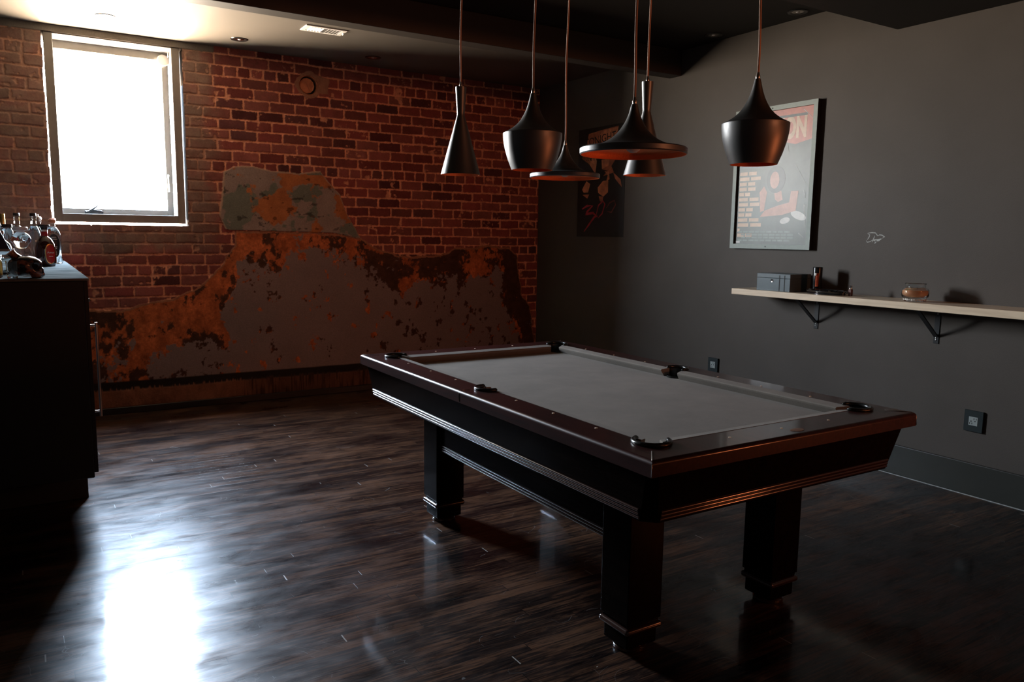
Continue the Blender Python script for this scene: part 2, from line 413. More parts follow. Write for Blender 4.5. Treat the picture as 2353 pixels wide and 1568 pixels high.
    left = 1-sst(1.30, 1.58, X-.10*(1.1-Z))
    cov = cov - left*(.43 + .30*sst(.10, .40, depth))
    def blob(cx, cz, rx, rz): return np.exp(-(((X-cx)/rx)**2+((Z-cz)/rz)**2))
    cov += .40*blob(.93, .78, .16, .10) + .52*blob(1.18, .46, .12, .15) + .42*blob(1.35, .50, .09, .12) + .30*blob(.65, .6, .12, .12) + .30*blob(1.02, .42, .06, .10)
    cov -= .75*blob(1.92, 1.38, .055, .24)            # rusty drip
    cov -= .65*blob(1.42, .60, .07, .13) + .5*blob(1.62, 1.05, .22, .10) + .30*blob(2.05, 1.40, .35, .07)
    cov += .36*blob(2.2, 1.33, .20, .09)
    cov -= .42*blob(3.0, 1.0, .30, .16) + .30*blob(3.9, 1.18, .45, .13) + .42*blob(4.45, .85, .14, .45)
    cov += .30*blob(2.2, .8, .8, .35)
    n3 = fbm(X, Z*.8, 38, 105, 4, .7)
    c = sst(-.015, .015, cov + (n1-.5)*1.05 + (n2-.5)*.62 + (n3-.5)*.34)
    # small isolated chips in the grey paint
    pits = sst(.665, .69, fbm(X, Z*.8, 13, 107, 5, .62) + .03*sst(2.6, 3.2, X))
    c = c*(1-pits)
    pl = under*(1-c[..., None]) + gray*c[..., None]
    # skirting zone: dark stain, then brown render with runs, then black painted in for the shade at the floor
    zb = Z + .010*(fbm(X, Z, 3, 111, 3)-.5)
    runs = sst(.5, .72, fbm(X*9, Z*.5, 9, 113, 3))
    dark = sst(.275, .262, zb)
    strip = np.array([.125, .052, .030])*(.5+.9*fbm(X*1.5, Z*.7, 10, 115, 4))[..., None]*(1+1.0*(1-sst(1.2, 1.9, X)))[..., None]*(1-.65*runs*(X > 1.6))[..., None]
    stripm = sst(.205, .185, zb-.02*runs)
    pl = pl*(1-dark[..., None]) + np.array([.018, .012, .010])*dark[..., None]
    pl = pl*(1-stripm[..., None]) + strip*stripm[..., None]
    blk = sst(.062, .05, zb); pl = pl*(1-blk[..., None]) + np.array([.01, .009, .009])*blk[..., None]
    hp = .012+.0016*c+.0012*(fbm(X, Z, 35, 117, 4)-.5)+.006*stripm
    rim = (lo & ~lo_core)
    pl = np.where(rim[..., None], np.array([.34, .15, .085])*(.7+.6*fbm(X, Z, 30, 118, 3))[..., None], pl)
    col = np.where(lo[..., None], pl, col); ht = np.where(lo, hp, ht)
    # upper patch
    teal = np.array([.165, .180, .150])*(.8+.35*fbm(X, Z, 12, 121, 4))[..., None]
    tan = np.array([.29, .225, .20])*(.78+.4*fbm(X, Z, 10, 123, 5))[..., None]
    rust2 = np.array([.42, .15, .055])*(.7+.55*fbm(X, Z, 14, 125, 4))[..., None]
    u = fbm(X, Z, 6, 127, 6, .6)
    tm = sst(-.02, .02, u-.60+.75*blob(1.62, 1.76, .13, .17)+.45*blob(2.2, 1.86, .14, .05)+.22*blob(2.66, 1.62, .08, .10)-.3*blob(1.58, 1.88, .05, .08)); v2 = fbm(X, Z, 7, 131, 6, .6)
    om = sst(-.02, .02, v2-.66+.52*blob(1.9, 1.72, .17, .13)+.40*blob(2.52, 1.75, .11, .13)+.42*blob(2.14, 1.99, .15, .06)+.42*blob(2.42, 1.97, .08, .08))
    pu = tan*(1-tm[..., None])+teal*tm[..., None]; pu = pu*(1-om[..., None])+rust2*om[..., None]
    pit2 = sst(.69, .72, fbm(X, Z*1.4, 16, 133, 4))[..., None]
    pu = pu*(1-pit2*.6)
    pu = np.where((up & ~up_core)[..., None], np.array([.40, .27, .20]), pu)
    col = np.where(up[..., None], pu, col); ht = np.where(up, .018+.001*fbm(X, Z, 30, 135, 3), ht)
    # painted lintel over the window
    lin = (Z > 2.992+.004*fbm(X, Z, 20, 137, 2)) & (X < 1.44+.01*fbm(X, Z, 20, 139, 2))
    col = np.where(lin[..., None], np.array([.17, .155, .135]), col); ht = np.where(lin, .014, ht)
    Y = YB - ht
    co = np.stack([X, Y, Z], -1).reshape(-1, 3)
    # snap the verts along the opening to a ragged outline, drop faces inside
    jx0 = .004+.020*(fbm(X, Z, 9, 141, 4)-.5) ; 
    inside = (X > WX0+jx0) & (X < WX1-jx0) & (Z > WZ0+jx0*.7) & (Z < WZ1)
    hole = (rr < .088)
    idx = np.arange(nx*nz).reshape(nz, nx)
    q = np.stack([idx[:-1, :-1], idx[:-1, 1:], idx[1:, 1:], idx[1:, :-1]], -1).reshape(-1, 4)
    ii = (inside | hole).reshape(-1)
    q = q[~ii[q].all(1)]
    # masonry behind the face
    core = MB()
    y0, y1 = YB+.004, YB+WT
    core.box((XL, y0, 0), (WX0, y1, ZC)); core.box((WX1, y0, 0), (XR, y1, 2.72)); core.box((WX0, y0, 0), (WX1, y1, WZ0)); core.box((WX0, y0, WZ1), (WX1, y1, ZC))
    core.box((WX1, y0, 2.72), (2.15, y1, ZC)); core.box((2.34, y0, 2.72), (XR, y1, ZC)); core.box((2.15, y0, 2.91), (2.34, y1, ZC)); core.box((2.15, y0+.09, 2.72), (2.34, y1, 2.91))
    nv = len(co); cv = np.array(core.v); cf = np.array(core.f)+nv
    allv = np.concatenate([co, cv]); allf = np.concatenate([q, cf])
    me = bpy.data.meshes.new('wall_back')
    me.vertices.add(len(allv)); me.vertices.foreach_set('co', allv.astype(np.float32).ravel())
    me.loops.add(allf.size); me.loops.foreach_set('vertex_index', allf.astype(np.int32).ravel())
    me.polygons.add(len(allf)); me.polygons.foreach_set('loop_start', np.arange(0, allf.size, 4, dtype=np.int32))
    me.polygons.foreach_set('loop_total', np.full(len(allf), 4, np.int32))
    me.update(calc_edges=True); me.validate()
    ca = me.color_attributes.new('finish', 'FLOAT_COLOR', 'POINT')
    cc = np.ones((len(allv), 4), np.float32); cc[:nv, :3] = np.clip(col.reshape(-1, 3), 0, 1); cc[nv:, :3] = (.09, .07, .06)
    ca.data.foreach_set('color', cc.ravel())
    o = bpy.data.objects.new('wall_back', me); link(o); structure(o)
    m = bpy.data.materials.new('old_brick_and_plaster'); m.use_nodes = True
    L = m.node_tree.links; b = m.node_tree.nodes['Principled BSDF']
    at = nd(m, 'ShaderNodeAttribute', attribute_name='finish')
    tc = nd(m, 'ShaderNodeTexCoord')
    n = nd(m, 'ShaderNodeTexNoise'); n.inputs['Scale'].default_value = 95; n.inputs['Detail'].default_value = 6; n.inputs['Roughness'].default_value = .7
    L.new(tc.outputs['Object'], n.inputs['Vector'])
    mr = nd(m, 'ShaderNodeMapRange'); mr.inputs[3].default_value = .55; mr.inputs[4].default_value = 1.45; L.new(n.outputs[0], mr.inputs[0])
    vm = nd(m, 'ShaderNodeVectorMath', operation='MULTIPLY'); L.new(at.outputs['Color'], vm.inputs[0]); L.new(mr.outputs[0], vm.inputs[1])
    L.new(vm.outputs[0], b.inputs['Base Color']); b.inputs['Roughness'].default_value = .82; b.inputs['Specular IOR Level'].default_value = .25
    bp = nd(m, 'ShaderNodeBump'); bp.inputs['Strength'].default_value = .4; bp.inputs['Distance'].default_value = .003
    L.new(n.outputs[0], bp.inputs['Height']); L.new(bp.outputs[0], b.inputs['Normal'])
    me.materials.append(m)
    return o
brick_wall()

# ---------------------------------------------------------------- room shell
structure(MB().box((XL, YF, -.1), (XR, YB+.0, 0)).build('floor', M_floor))
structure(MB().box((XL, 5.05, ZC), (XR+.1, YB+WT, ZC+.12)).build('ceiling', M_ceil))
structure(MB().box((XL, YF, ZC), (XR+.1, 5.05, ZC+.12)).build('ceiling', M_soff))  # bay behind the beam, its shade put into the darker colour
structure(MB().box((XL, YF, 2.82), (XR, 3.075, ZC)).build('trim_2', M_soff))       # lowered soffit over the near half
structure(MB().bbox((XL, 4.985, 2.845), (XR, 5.127, ZC), .006, 2).build('trim_1', M_beam))   # beam
structure(MB().box((XL-.1, YF, -.1), (XL, YB+WT, ZC+.12)).build('wall_left', M_back))
structure(MB().box((XL-.1, YF-.1, -.1), (XR+.1, YF, ZC+.12)).build('wall_front', M_back))
wr = structure(MB().box((XR, YF, -.1), (XR+.1, YB+WT, ZC+.12)).build('wall_right', M_wall))
# white smear of filler on the right wall, above the shelf
def smear():
    b = MB()
    def strip(pts, w):
        vs = []; 
        for i, (y, z) in enumerate(pts):
            a = pts[max(i-1, 0)]; c = pts[min(i+1, len(pts)-1)]
            dy, dz = c[0]-a[0], c[1]-a[1]; l = math.hypot(dy, dz) or 1
            ww = w*(.35 if i in (0, len(pts)-1) else 1)*(0.8+.4*random.random())
            vs.append((XR-.0012, y-dz/l*ww, z+dy/l*ww)); vs.append((XR-.0012, y+dz/l*ww, z-dy/l*ww))
        b.add(vs, [(2*i, 2*i+1, 2*i+3, 2*i+2) for i in range(len(pts)-1)])
    def P(px, py):   # picture-like layout of the smear turned into wall metres
        return (3.185-(px-650)/950*.135, 1.560-(py-300)/500*.075)
    strip([P(680,350),P(800,420),P(780,500),P(690,640)], .0035)
    strip([P(640,660),P(700,740),P(840,710),P(960,640)], .0030)
    strip([P(700,340),P(900,320),P(1080,330),P(1160,410),P(1210,470)], .0034)
    strip([P(1220,460),P(1290,410),P(1420,430),P(1540,500),P(1440,560)], .0042)
    strip([P(1060,440),P(1020,560),P(980,660),P(940,740)], .0036)
    strip([P(1000,640),P(1120,650),P(1260,640),P(1400,580)], .0090)
    strip([P(1150,640),P(1120,720),P(1080,800)], .0055)
    return b.build('trim_3', M_scuff_and_glint)
structure(smear())
structure(MB().bbox((XR-.022, YF, .004), (XR, YB-.02, .197), .004, 2).build('baseboard_right', M_base))
structure(MB().box((XR-.025, YF, 0), (XR, YB-.02, .004)).build('trim_4', M_scuff_and_glint))  # pale strip that paints in the highlight below the baseboard
structure(MB().bbox((.1, YB-.03, .0), (XR-.02, YB-.012, .055), .003, 1).build('shade_strip_back', M_black))  # black strip standing in for the shade where wall meets floor

# ---------------------------------------------------------------- window
def ring(b, x0, x1, z0, z1, w, y0, y1, wl=None, wr_=None, wb=None, wt=None):
    wl = wl or w; wr_ = wr_ or w; wb = wb or w; wt = wt or w
    b.bbox((x0, y0, z0), (x0+wl, y1, z1), .003, 1); b.bbox((x1-wr_, y0, z0), (x1, y1, z1), .003, 1)
    b.bbox((x0+wl-.002, y0, z0), (x1-wr_+.002, y1, z0+wb), .003, 1); b.bbox((x0+wl-.002, y0, z1-wt), (x1-wr_+.002, y1, z1), .003, 1)
wn = bpy.data.objects.new('window_1', None); link(wn); wn.location = (0, 0, 0); structure(wn)
b = MB(); ring(b, .215, 1.176, 1.572, 2.998, .06, 7.125, 7.170, wl=.062, wr_=.061, wb=.066, wt=.008); b.build('window_frame', M_frame, wn)
b = MB(); ring(b, .225, 1.166, 1.60, 2.999, .04, 7.168, 7.370, wl=.036, wr_=.040, wb=.036, wt=.006); b.build('jamb_liner', M_liner, wn)
b = MB(); ring(b, .235, 1.124, 1.636, 3.0, .05, 7.360, 7.405, wl=.052, wr_=.052, wb=.050, wt=.070); sash = b.build('sash', M_frame, wn)
MB().box((.27, 7.380, 1.68), (1.08, 7.386, 2.96)).build('pane', M_pane, sash)
b = MB(); b.bbox((.44, 7.335, 1.638), (.575, 7.358, 1.668), .004, 2); b.tube([(.47, 7.33, 1.662), (.49, 7.32, 1.675), (.525, 7.31, 1.70), (.538, 7.305, 1.722)], [.008, .007, .005, .003]); b.tube([(.45, 7.33, 1.655), (.50, 7.32, 1.672), (.56, 7.325, 1.666)], .006)
b.build('crank_handle', M_iron, wn, True, 40)
b = MB(); b.bbox((1.083, 7.350, 1.84), (1.098, 7.360, 1.99), .003, 1); b.tube([(1.090, 7.350, 1.97), (1.088, 7.338, 1.93), (1.092, 7.336, 1.86)], .005); b.build('latch', M_chrome, wn, True, 40)
MB().lathe([(.001, 0), (.042, .002), (.048, .008), (.042, .014), (.001, .016)], (1.085, 7.352, 2.93), 24, Matrix.Rotation(R(90), 3, 'X')).build('hinge_cover', M_pwhite, wn, True, 40)

# ---------------------------------------------------------------- pipe stub in the brick wall
pp = thing('capped_pipe', 'round capped pipe stub set in cement high on the brick wall', 'pipe', (2.246, YB, 2.82))
MY = Matrix.Rotation(R(90), 3, 'X')
M_pipe = mat('rusty_pipe_cap', (.50, .20, .10), rough=.75, var=.3, vscale=20, bump=.4)
MB().lathe([(.079, -.05), (.079, .004), (.082, .008), (.086, .004), (.086, -.05)], n=40, M=MY).build('collar', M_pipe, pp, True, 40)
MB().lathe([(.0005, -.040), (.079, -.040)], n=30, M=MY).build('dark_recess', M_dark, pp)
cap = MB().lathe([(.0005, -.012), (.056, -.012), (.066, -.004), (.067, -.038)], (-.010, 0, -.004), n=12, M=MY).build('cap', M_pipe, pp, True, 30)
MB().bbox((-.004, .006, -.05), (-.001, .0105, .05), .0008, 1).build('seam', mat('pipe_seam', (.45, .2, .12), .7), cap).rotation_euler = (0, -.35, 0)

# ---------------------------------------------------------------- ceiling fittings
M_trim = mat('black_downlight_trim', (.02, .02, .02), rough=.25)
M_refl = mat('downlight_reflector', (.7, .66, .62), rough=.08, metal=1)
def downlight(x, y, label, i):
    t = thing('recessed_downlight', label, 'ceiling light', (x, y, ZC), 0, 'recessed downlights in the dark ceiling')
    MB().lathe([(.040, -.002), (.052, -.006), (.066, -.005), (.070, 0), (.040, 0)], n=36).build('trim_ring', M_trim, t, True, 40)
    MB().lathe([(.0005, -.001), (.020, -.001), (.026, -.0045), (.040, -.0025)], n=28).build('reflector', M_refl, t, True, 50)
    MB().lathe([(.0005, -.0065), (.010, -.006), (.014, -.002)], n=20).build('bulb', M_bulb, t, True, 50)
for a in [(1.573, 6.74, 'recessed downlight between the window and the white vent'), (2.71, 6.727, 'faint recessed downlight right of the white vent, above the brick'),
          (4.588, 3.727, 'recessed downlight near the right wall, the nearest one to the camera'), (4.574, 4.485, 'dim recessed downlight by the right wall beside the far edge of the ceiling bay'),
          (.60, 6.60, 'small ceiling fitting washed out by daylight just over the window')]:
    downlight(*a, 0)
vt = thing('ceiling_vent', 'white rectangular ceiling vent beside the long beam', 'vent', (2.045, 6.06, ZC))
b = MB(); ring_ = [(-.155, -.085), (.155, .085)]
b.bbox((-.16, -.085, -.008), (.16, -.060, 0), .002, 1); b.bbox((-.16, .060, -.008), (.16, .085, 0), .002, 1)
b.bbox((-.16, -.062, -.008), (-.125, .062, 0), .002, 1); b.bbox((.125, -.062, -.008), (.16, .062, 0), .002, 1)
b.build('frame', M_vent, vt)
MB().box((-.125, -.06, -.001), (.125, .06, 0)).build('throat', mat('vent_throat', (.10, .095, .09), .7), vt)
for k in range(11):
    x = -.113+k*.0226
    if k == 5: continue
    bm = bmesh.new(); bmesh.ops.create_cube(bm, size=1); 
    MB().bm(bm, Matrix.Translation((x, 0, -.006)) @ Matrix.Rotation(R(35 if k < 5 else -35), 4, 'Y') @ Matrix.Diagonal((.015, .118, .0012, 1))).build('louvre', M_vent, vt)
MB().bbox((.146, -.02, -.022), (.150, .006, -.006), .001, 1).build('damper_lever', M_vent, vt)

# ---------------------------------------------------------------- back counter cabinet
CX, CY, CZ = .25, 4.4, 1.27
cab = thing('bar_cabinet', 'tall black bar cabinet under the window holding the bottles', 'cabinet', (-.12, 5.75, 0))
def L_(o): return o
b = MB(); b.bbox((-.27-.12+.0, CY-5.75, .25), (CX+.12-.01, 7.07-5.75, CZ-.0125), .004, 1); b.build('body', M_cab, cab)
MB().box((-.33, 4.90-5.75, 0), (CX+.12-.02, 7.0-5.75, .25)).build('plinth', M_cab, cab)
for (ya, yb) in ((4.43, 5.30), (5.31, 6.18), (6.19, 7.05)):
    d = MB().bbox((CX+.12-.009, ya-5.75, .27), (CX+.12+.010, yb-5.75, CZ-.016), .002, 1).build('door', M_cab, cab)
    if ya < 4.5:
        hb = MB(); hx = CX+.12+.055; hy = 4.72-5.75
        hb.tube([(hx, hy, .50), (hx, hy, 1.015)], .007, 12)
        for z in (.53, 1.0): hb.tube([(CX+.12+.009, hy, z), (hx, hy, z)], .0055, 10)
        hb.build('handle', M_steel, d, True, 40)
        MB().lathe([(.001, 0), (.008, .001), (.009, .006), (.004, .010), (.001, .011)], (CX+.12+.010, 4.47-5.75, 1.155), 16, Matrix.Rotation(R(90), 3, 'Y')).build('hinge_pin', M_chrome, d, True, 40)
ct = MB().bbox((-.42, CY-.015, CZ-.012), (CX+.014, 7.09, CZ), .003, 2).build('worktop', M_counter)
tag(ct, 'grey stained wooden worktop on the black bar cabinet', 'worktop')

# ---------------------------------------------------------------- bottles
def profile_bottle(name, label, cat, x, y, prof, m, parts, n=28, group='bottles on the bar top', sx=1.0, rz=0):
    t = thing(name, label, cat, (x, y, CZ), rz, group)
    MB().lathe([(r, z) for r, z in prof], n=n).build('glass_body', m, t, True, 35)
    for pn, pr_, pm in parts:
        MB().lathe(pr_, n=24).build(pn, pm, t, True, 35)
    if sx != 1.0: t.scale = (1, sx, 1)
    return t
M_capd = mat('dark_cap', (.02, .018, .02), .35)
M_capb = mat('brown_cap', (.16, .06, .04), .4)
M_gold = mat('gold_cap', (.65, .45, .16), .3, metal=1)
M_cork = mat('orange_cork', (.50, .17, .08), .7)
M_white = mat('white_cap', (.8, .78, .72), .4)
M_red = mat('red_label', (.36, .012, .014), .35)
M_navy = mat('navy_label', (.02, .022, .045), .4)
M_blk = mat('black_label', (.012, .013, .014), .4)
M_amaro = mat('dark_amber_glass', (.035, .010, .008), .08, coat=1, coat_rough=.05)
M_ambl = glass('amber_spirit', (1.0, .50, .12))
M_blueg = glass('bluish_glass', (.75, .86, .92))
def bottle_prof(h, r, neck=.014, sh=.62, nk=.78):
    return [(.0005, .002), (r*.92, .0), (r, .006), (r, h*sh), (r*.86, h*(sh+.05)), (neck*1.5, h*(nk-.03)), (neck, h*nk), (neck, h*.955), (neck*1.15, h*.96), (neck*1.15, h*.975)]
def cap_prof(h, r, a=.95, b_=1.0): return [(.0005, h*b_), (r*.9, h*b_), (r, h*b_-.003), (r, h*a), (.0005, h*a)]
# tall row at the back of the worktop
profile_bottle('spirit_bottle', 'tall clear bottle with brown cap, at the left edge of the photo', 'bottle', -.140, 6.30, bottle_prof(.345, .036), M_glass, [('cap', cap_prof(.362, .017, .945), M_capb)])
profile_bottle('spirit_bottle', 'bottle with gold foil cap behind the tall brown capped bottle', 'bottle', -.118, 6.72, bottle_prof(.33, .034), M_glass, [('foil_cap', cap_prof(.345, .016, .78), M_gold)])
profile_bottle('spirit_bottle', 'slim clear bottle with dark cap, behind the clear decanter', 'bottle', -.033, 6.62, bottle_prof(.34, .036, .019), M_glass, [('cap', cap_prof(.352, .021, .94), M_capd)])
profile_bottle('spirit_bottle', 'clear bluish bottle with dark cap, left of the red label bottle', 'bottle', .066, 6.45, bottle_prof(.335, .040, .018), M_blueg, [('cap', cap_prof(.350, .020, .94), M_capd)])
profile_bottle('spirit_bottle', 'narrow clear bottle neck just behind the bluish bottle', 'bottle', .092, 6.78, bottle_prof(.335, .034, .012), M_glass, [('cap', cap_prof(.348, .013, .96), M_white)])
profile_bottle('storage_jar', 'small glass jar with flat black lid at the far left', 'jar', -.085, 5.95, [(.0005, .002), (.030, 0), (.033, .005), (.033, .225), (.026, .235), (.026, .25)], M_glass, [('lid', [(.0005, .268), (.028, .268), (.030, .264), (.030, .246), (.0005, .246)], M_capd)])
profile_bottle('squat_bottle', 'squat clear bottle with reddish brown stopper at the far left', 'bottle', -.112, 5.50, [(.0005, .002), (.055, 0), (.06, .006), (.06, .10), (.045, .15), (.018, .175), (.014, .19), (.014, .21)], M_glass, [('stopper', [(.0005, .226), (.016, .226), (.018, .222), (.018, .204), (.0005, .204)], M_capb)])
profile_bottle('round_top_bottle', 'bottle with pale round stopper under the window corner', 'bottle', .105, 6.95, bottle_prof(.305, .034, .014), M_glass, [('stopper', [(.0005, .338), (.014, .336), (.022, .326), (.023, .316), (.016, .304), (.013, .300), (.0005, .298)], M_white)])
profile_bottle('round_top_bottle', 'bottle with tan wooden stopper, in front of the pale round stopper', 'bottle', .195, 6.85, bottle_prof(.298, .034, .014), M_glass, [('stopper', [(.0005, .325), (.018, .324), (.022, .318), (.020, .300), (.013, .292), (.0005, .290)], M_cork)])
# black label bottle
t = profile_bottle('flask_bottle', 'clear flask bottle with tall black oval label and orange cork', 'bottle', .178, 6.42,
    [(.0005, .006), (.046, .0), (.052, .004), (.052, .03), (.050, .034), (.050, .19), (.044, .222), (.028, .248), (.018, .258), (.017, .285)], M_glass,
    [('cork', [(.0005, .312), (.018, .311), (.022, .306), (.022, .288), (.016, .282), (.0005, .28)], M_cork)])
def curved_label(parent, name, m, rad, w, h, zc, ang=-90, oval=True, nx=24, nz=20, ex=.0012):
    # oval label wrapped on a cylinder of radius rad, facing direction ang (deg, in local xy)
    vs = []; fs = []
    for j in range(nz+1):
        v = -1+2*j/nz
        hw = w/2*(math.sqrt(max(0, 1-abs(v)**2.6)) if oval else 1)
        for i in range(nx+1):
            s = (-1+2*i/nx)*hw; a = R(ang)+s/rad
            vs.append(((rad+ex)*math.cos(a), (rad+ex)*math.sin(a), zc+v*h/2))
    for j in range(nz):
        for i in range(nx): fs.append((j*(nx+1)+i, j*(nx+1)+i+1, (j+1)*(nx+1)+i+1, (j+1)*(nx+1)+i))
    o = MB().add(vs, fs).build(name, m, parent, True); return o
def wrap_text(parent, name, s, size, m, rad, zc, ang=-90, ex=.002):
    o = text(s, size, m, parent, name, Matrix.Identity(4), depth=.0002)
    for v in o.data.vertices:
        a = R(ang)+v.co.x/rad; v.co = Vector(((rad+ex+v.co.z)*math.cos(a), (rad+ex+v.co.z)*math.sin(a), zc+v.co.y))
    return o
M_ink = mat('pale_lettering', (.7, .68, .62), .5)
lb = curved_label(t, 'label', M_blk, .0505, .070, .165, .125, ang=-86)
for z, w in ((.185, .030), (.172, .040), (.118, .036), (.108, .030), (.082, .026), (.068, .028)):
    curved_label(lb, 'lettering', M_ink, .0518, w, .0035, z, ang=-86, oval=False, nx=8, nz=1)
# red label bottle, slightly square and shouldered
t = profile_bottle('liqueur_bottle', 'dark brown liqueur bottle with red oval label, red collar and black cap', 'bottle', .118, 5.95,
    [(.0005, .004), (.046, 0), (.054, .004), (.060, .03), (.060, .105), (.053, .145), (.036, .178), (.019, .192), (.0165, .196), (.0165, .228)], M_amaro,
    [('collar', [(.0172, .194), (.0185, .196), (.0185, .222), (.0172, .224)], M_red), ('neck_band', [(.0172, .2245), (.019, .225), (.019, .236), (.0005, .236)], M_white),
     ('cap', [(.0005, .268), (.032, .268), (.034, .265), (.033, .256), (.021, .252), (.019, .237), (.0005, .237)], M_capd)])
lb = curved_label(t, 'gold_border', M_gold, .0605, .064, .132, .082, ang=-64)
l2 = curved_label(t, 'label', M_red, .0612, .056, .122, .081, ang=-63, ex=.0016)
wrap_text(l2, 'lettering', 'Amor', .019, M_ink, .0632, .090, ang=-63)
curved_label(l2, 'lettering', M_ink, .0622, .026, .003, .066, ang=-63, oval=False, nx=8, nz=1)
# clear decanter with a stopper and a faceted head
t = thing('glass_decanter', 'bright clear glass decanter with square body, bulging neck and stopper', 'decanter', (-.012, 5.15, CZ), 0, 'bottles on the bar top')
b = MB()
bm = bmesh.new(); bmesh.ops.create_cube(bm, size=1)
for v in bm.verts: v.co = Vector((v.co.x*.125, v.co.y*.075, .065+v.co.z*.128))
bmesh.ops.bevel(bm, geom=list(bm.edges), offset=.022, segments=4, affect='EDGES'); b.bm(bm)
b.build('body', M_glass, t, True, 60)
b = MB(); bm = bmesh.new(); bmesh.ops.create_uvsphere(bm, u_segments=28, v_segments=18, radius=1)
for v in bm.verts:
    q = v.co.copy(); k = 1
    if q.y < 0:   # moulded face: brow, eye hollows, nose, jaw
        for sx in (-1, 1):
            k -= .16*math.exp(-(((q.x-.36*sx)/.2)**2+((q.z-.12)/.2)**2))
        k += .10*math.exp(-((q.x/.14)**2+((q.z+.15)/.2)**2))
    v.co = Vector((q.x*.050*k*(1-.18*(q.z < -.3)), q.y*.048*k, .175+q.z*.048))
b.bm(bm); b.build('moulded_neck', M_glass, t, True)
MB().lathe([(.018, .218), (.020, .226), (.034, .228), (.036, .232), (.036, .246), (.033, .249), (.0005, .249)], n=28).build('stopper', mat('frosted_stopper', (.62, .58, .54), .35), t, True, 40)
# dark skull decanter
t = thing('skull_decanter', 'black and bronze skull shaped decanter at the near edge of the worktop', 'decanter', (.000, 4.505, CZ), 0, 'bottles on the bar top')
bm = bmesh.new(); bmesh.ops.create_uvsphere(bm, u_segments=64, v_segments=40, radius=1)
_pa = [0, 18, 32, 60, 90, 130, 165, 200, 235, 265, 285, 302, 316, 328, 338, 348, 360]
_pr = [.070, .074, .071, .064, .060, .066, .078, .078, .064, .050, .052, .070, .092, .096, .086, .084, .070]
for v in bm.verts:
    q = v.co.copy(); x, y, z = q.x, q.y, q.z
    a = math.degrees(math.atan2(z, x)) % 360
    rad = float(np.interp(a, _pa, _pr)); pl_ = math.hypot(x, z)
    f = max(0, x)*(1.0 if z < .25 else .6)
    wy = .056*(1-.42*f*f) * (1-.16*max(0, -z))
    X_ = pl_*rad*math.cos(math.radians(a)); Z_ = pl_*rad*math.sin(math.radians(a))*.86
    e = 0
    for sy in (-1, 1):       # eye sockets and temples
        e += .016*math.exp(-(((X_-.046)/.015)**2+((y*wy-.032*sy)/.017)**2+((Z_-.002)/.015)**2))
        e += .006*math.exp(-(((X_-.020)/.020)**2+((y*wy-.052*sy)/.014)**2+((Z_+.020)/.016)**2))
    e += .010*math.exp(-(((X_-.070)/.014)**2+((y*wy)/.010)**2+((Z_+.018)/.012)**2))
    n_ = Vector((X_, y*wy*1.2, Z_)).normalized()
    v.co = Vector((X_, y*wy, Z_+.055)) - n_*e
M_skull = mat('bronzed_black_glaze', (.02, .014, .012), .25, coat=.6, coat_rough=.1)
nt = M_skull.node_tree; r_ = nd(M_skull, 'ShaderNodeTexNoise'); r_.inputs['Scale'].default_value = 26; r_.inputs['Detail'].default_value = 4
tc_ = nd(M_skull, 'ShaderNodeTexCoord'); nt.links.new(tc_.outputs['Object'], r_.inputs['Vector'])
rp = nd(M_skull, 'ShaderNodeValToRGB'); rp.color_ramp.elements[0].position = .54; rp.color_ramp.elements[0].color = (.012, .011, .012, 1)
rp.color_ramp.elements[1].position = .66; rp.color_ramp.elements[1].color = (.24, .10, .055, 1)
nt.links.new(r_.outputs[0], rp.inputs[0]); nt.links.new(rp.outputs[0], nt.nodes['Principled BSDF'].inputs['Base Color'])
mn = min(v.co.z for v in bm.verts)
for v in bm.verts: v.co.z -= mn
sk = MB().bm(bm).build('skull_body', M_skull, t, True)
jw = MB().bbox((.020, -.026, .001), (.066, .026, .020), .008, 3).build('jaw', M_skull, t, True, 50)
for k in range(5): MB().bbox((.0700, -.018+k*.0075, .014), (.0765, -.0115+k*.0075, .024), .0015, 2).build('tooth', mat('bronze_tooth', (.30, .13, .08), .35) if k == 0 else bpy.data.materials['bronze_tooth'], jw)
for sy in (-1, 1): MB().lathe([(.0005, 0), (.007, .001), (.0105, .003), (.0125, 0)], (.044, sy*.0385, .057), 20, Matrix.Rotation(R(35)*sy, 3, 'Z') @ Matrix.Rotation(R(90*-sy), 3, 'X')).build('eye_socket', M_dark, sk, True, 50)
MB().tube([(-.026, 0, .088), (-.044, 0, .108), (-.054, 0, .120), (-.058, 0, .125)], [.024, .018, .019, .022], 20).build('neck', M_skull, t, True, 50)
MB().tube([(-.0575, 0, .1245), (-.0600, 0, .1275)], [.024, .024], 20).build('rim', M_white, t, True, 50)
# amber bottle, dark labelled slanted bottle, tumbler
profile_bottle('whisky_bottle', 'amber whisky bottle cut off by the left edge of the photo', 'bottle', -.134, 4.56, [(.0005, .003), (.034, 0), (.040, .006), (.040, .07), (.034, .092), (.018, .108), (.013, .112), (.013, .125)], M_ambl, [('cap', [(.0005, .140), (.015, .140), (.016, .137), (.016, .121), (.0005, .121)], M_capd)])
t = thing('slanted_bottle', 'angular pale glass bottle with slanted dark navy side, at the left edge', 'bottle', (-.136, 4.95, CZ), 0, 'bottles on the bar top')
def frus(b, w0, w1, z0, z1, dpt): 
    b.add([(-w0, -dpt, z0), (w0, -dpt, z0), (w0, dpt, z0), (-w0, dpt, z0), (-w1, -dpt*.6, z1), (w1, -dpt*.6, z1), (w1, dpt*.6, z1), (-w1, dpt*.6, z1)], [(0,3,2,1),(4,5,6,7),(0,1,5,4),(1,2,6,5),(2,3,7,6),(3,0,4,7)])
b = MB(); frus(b, .072, .074, 0, .118, .045); b.build('glass_base', M_glass, t)
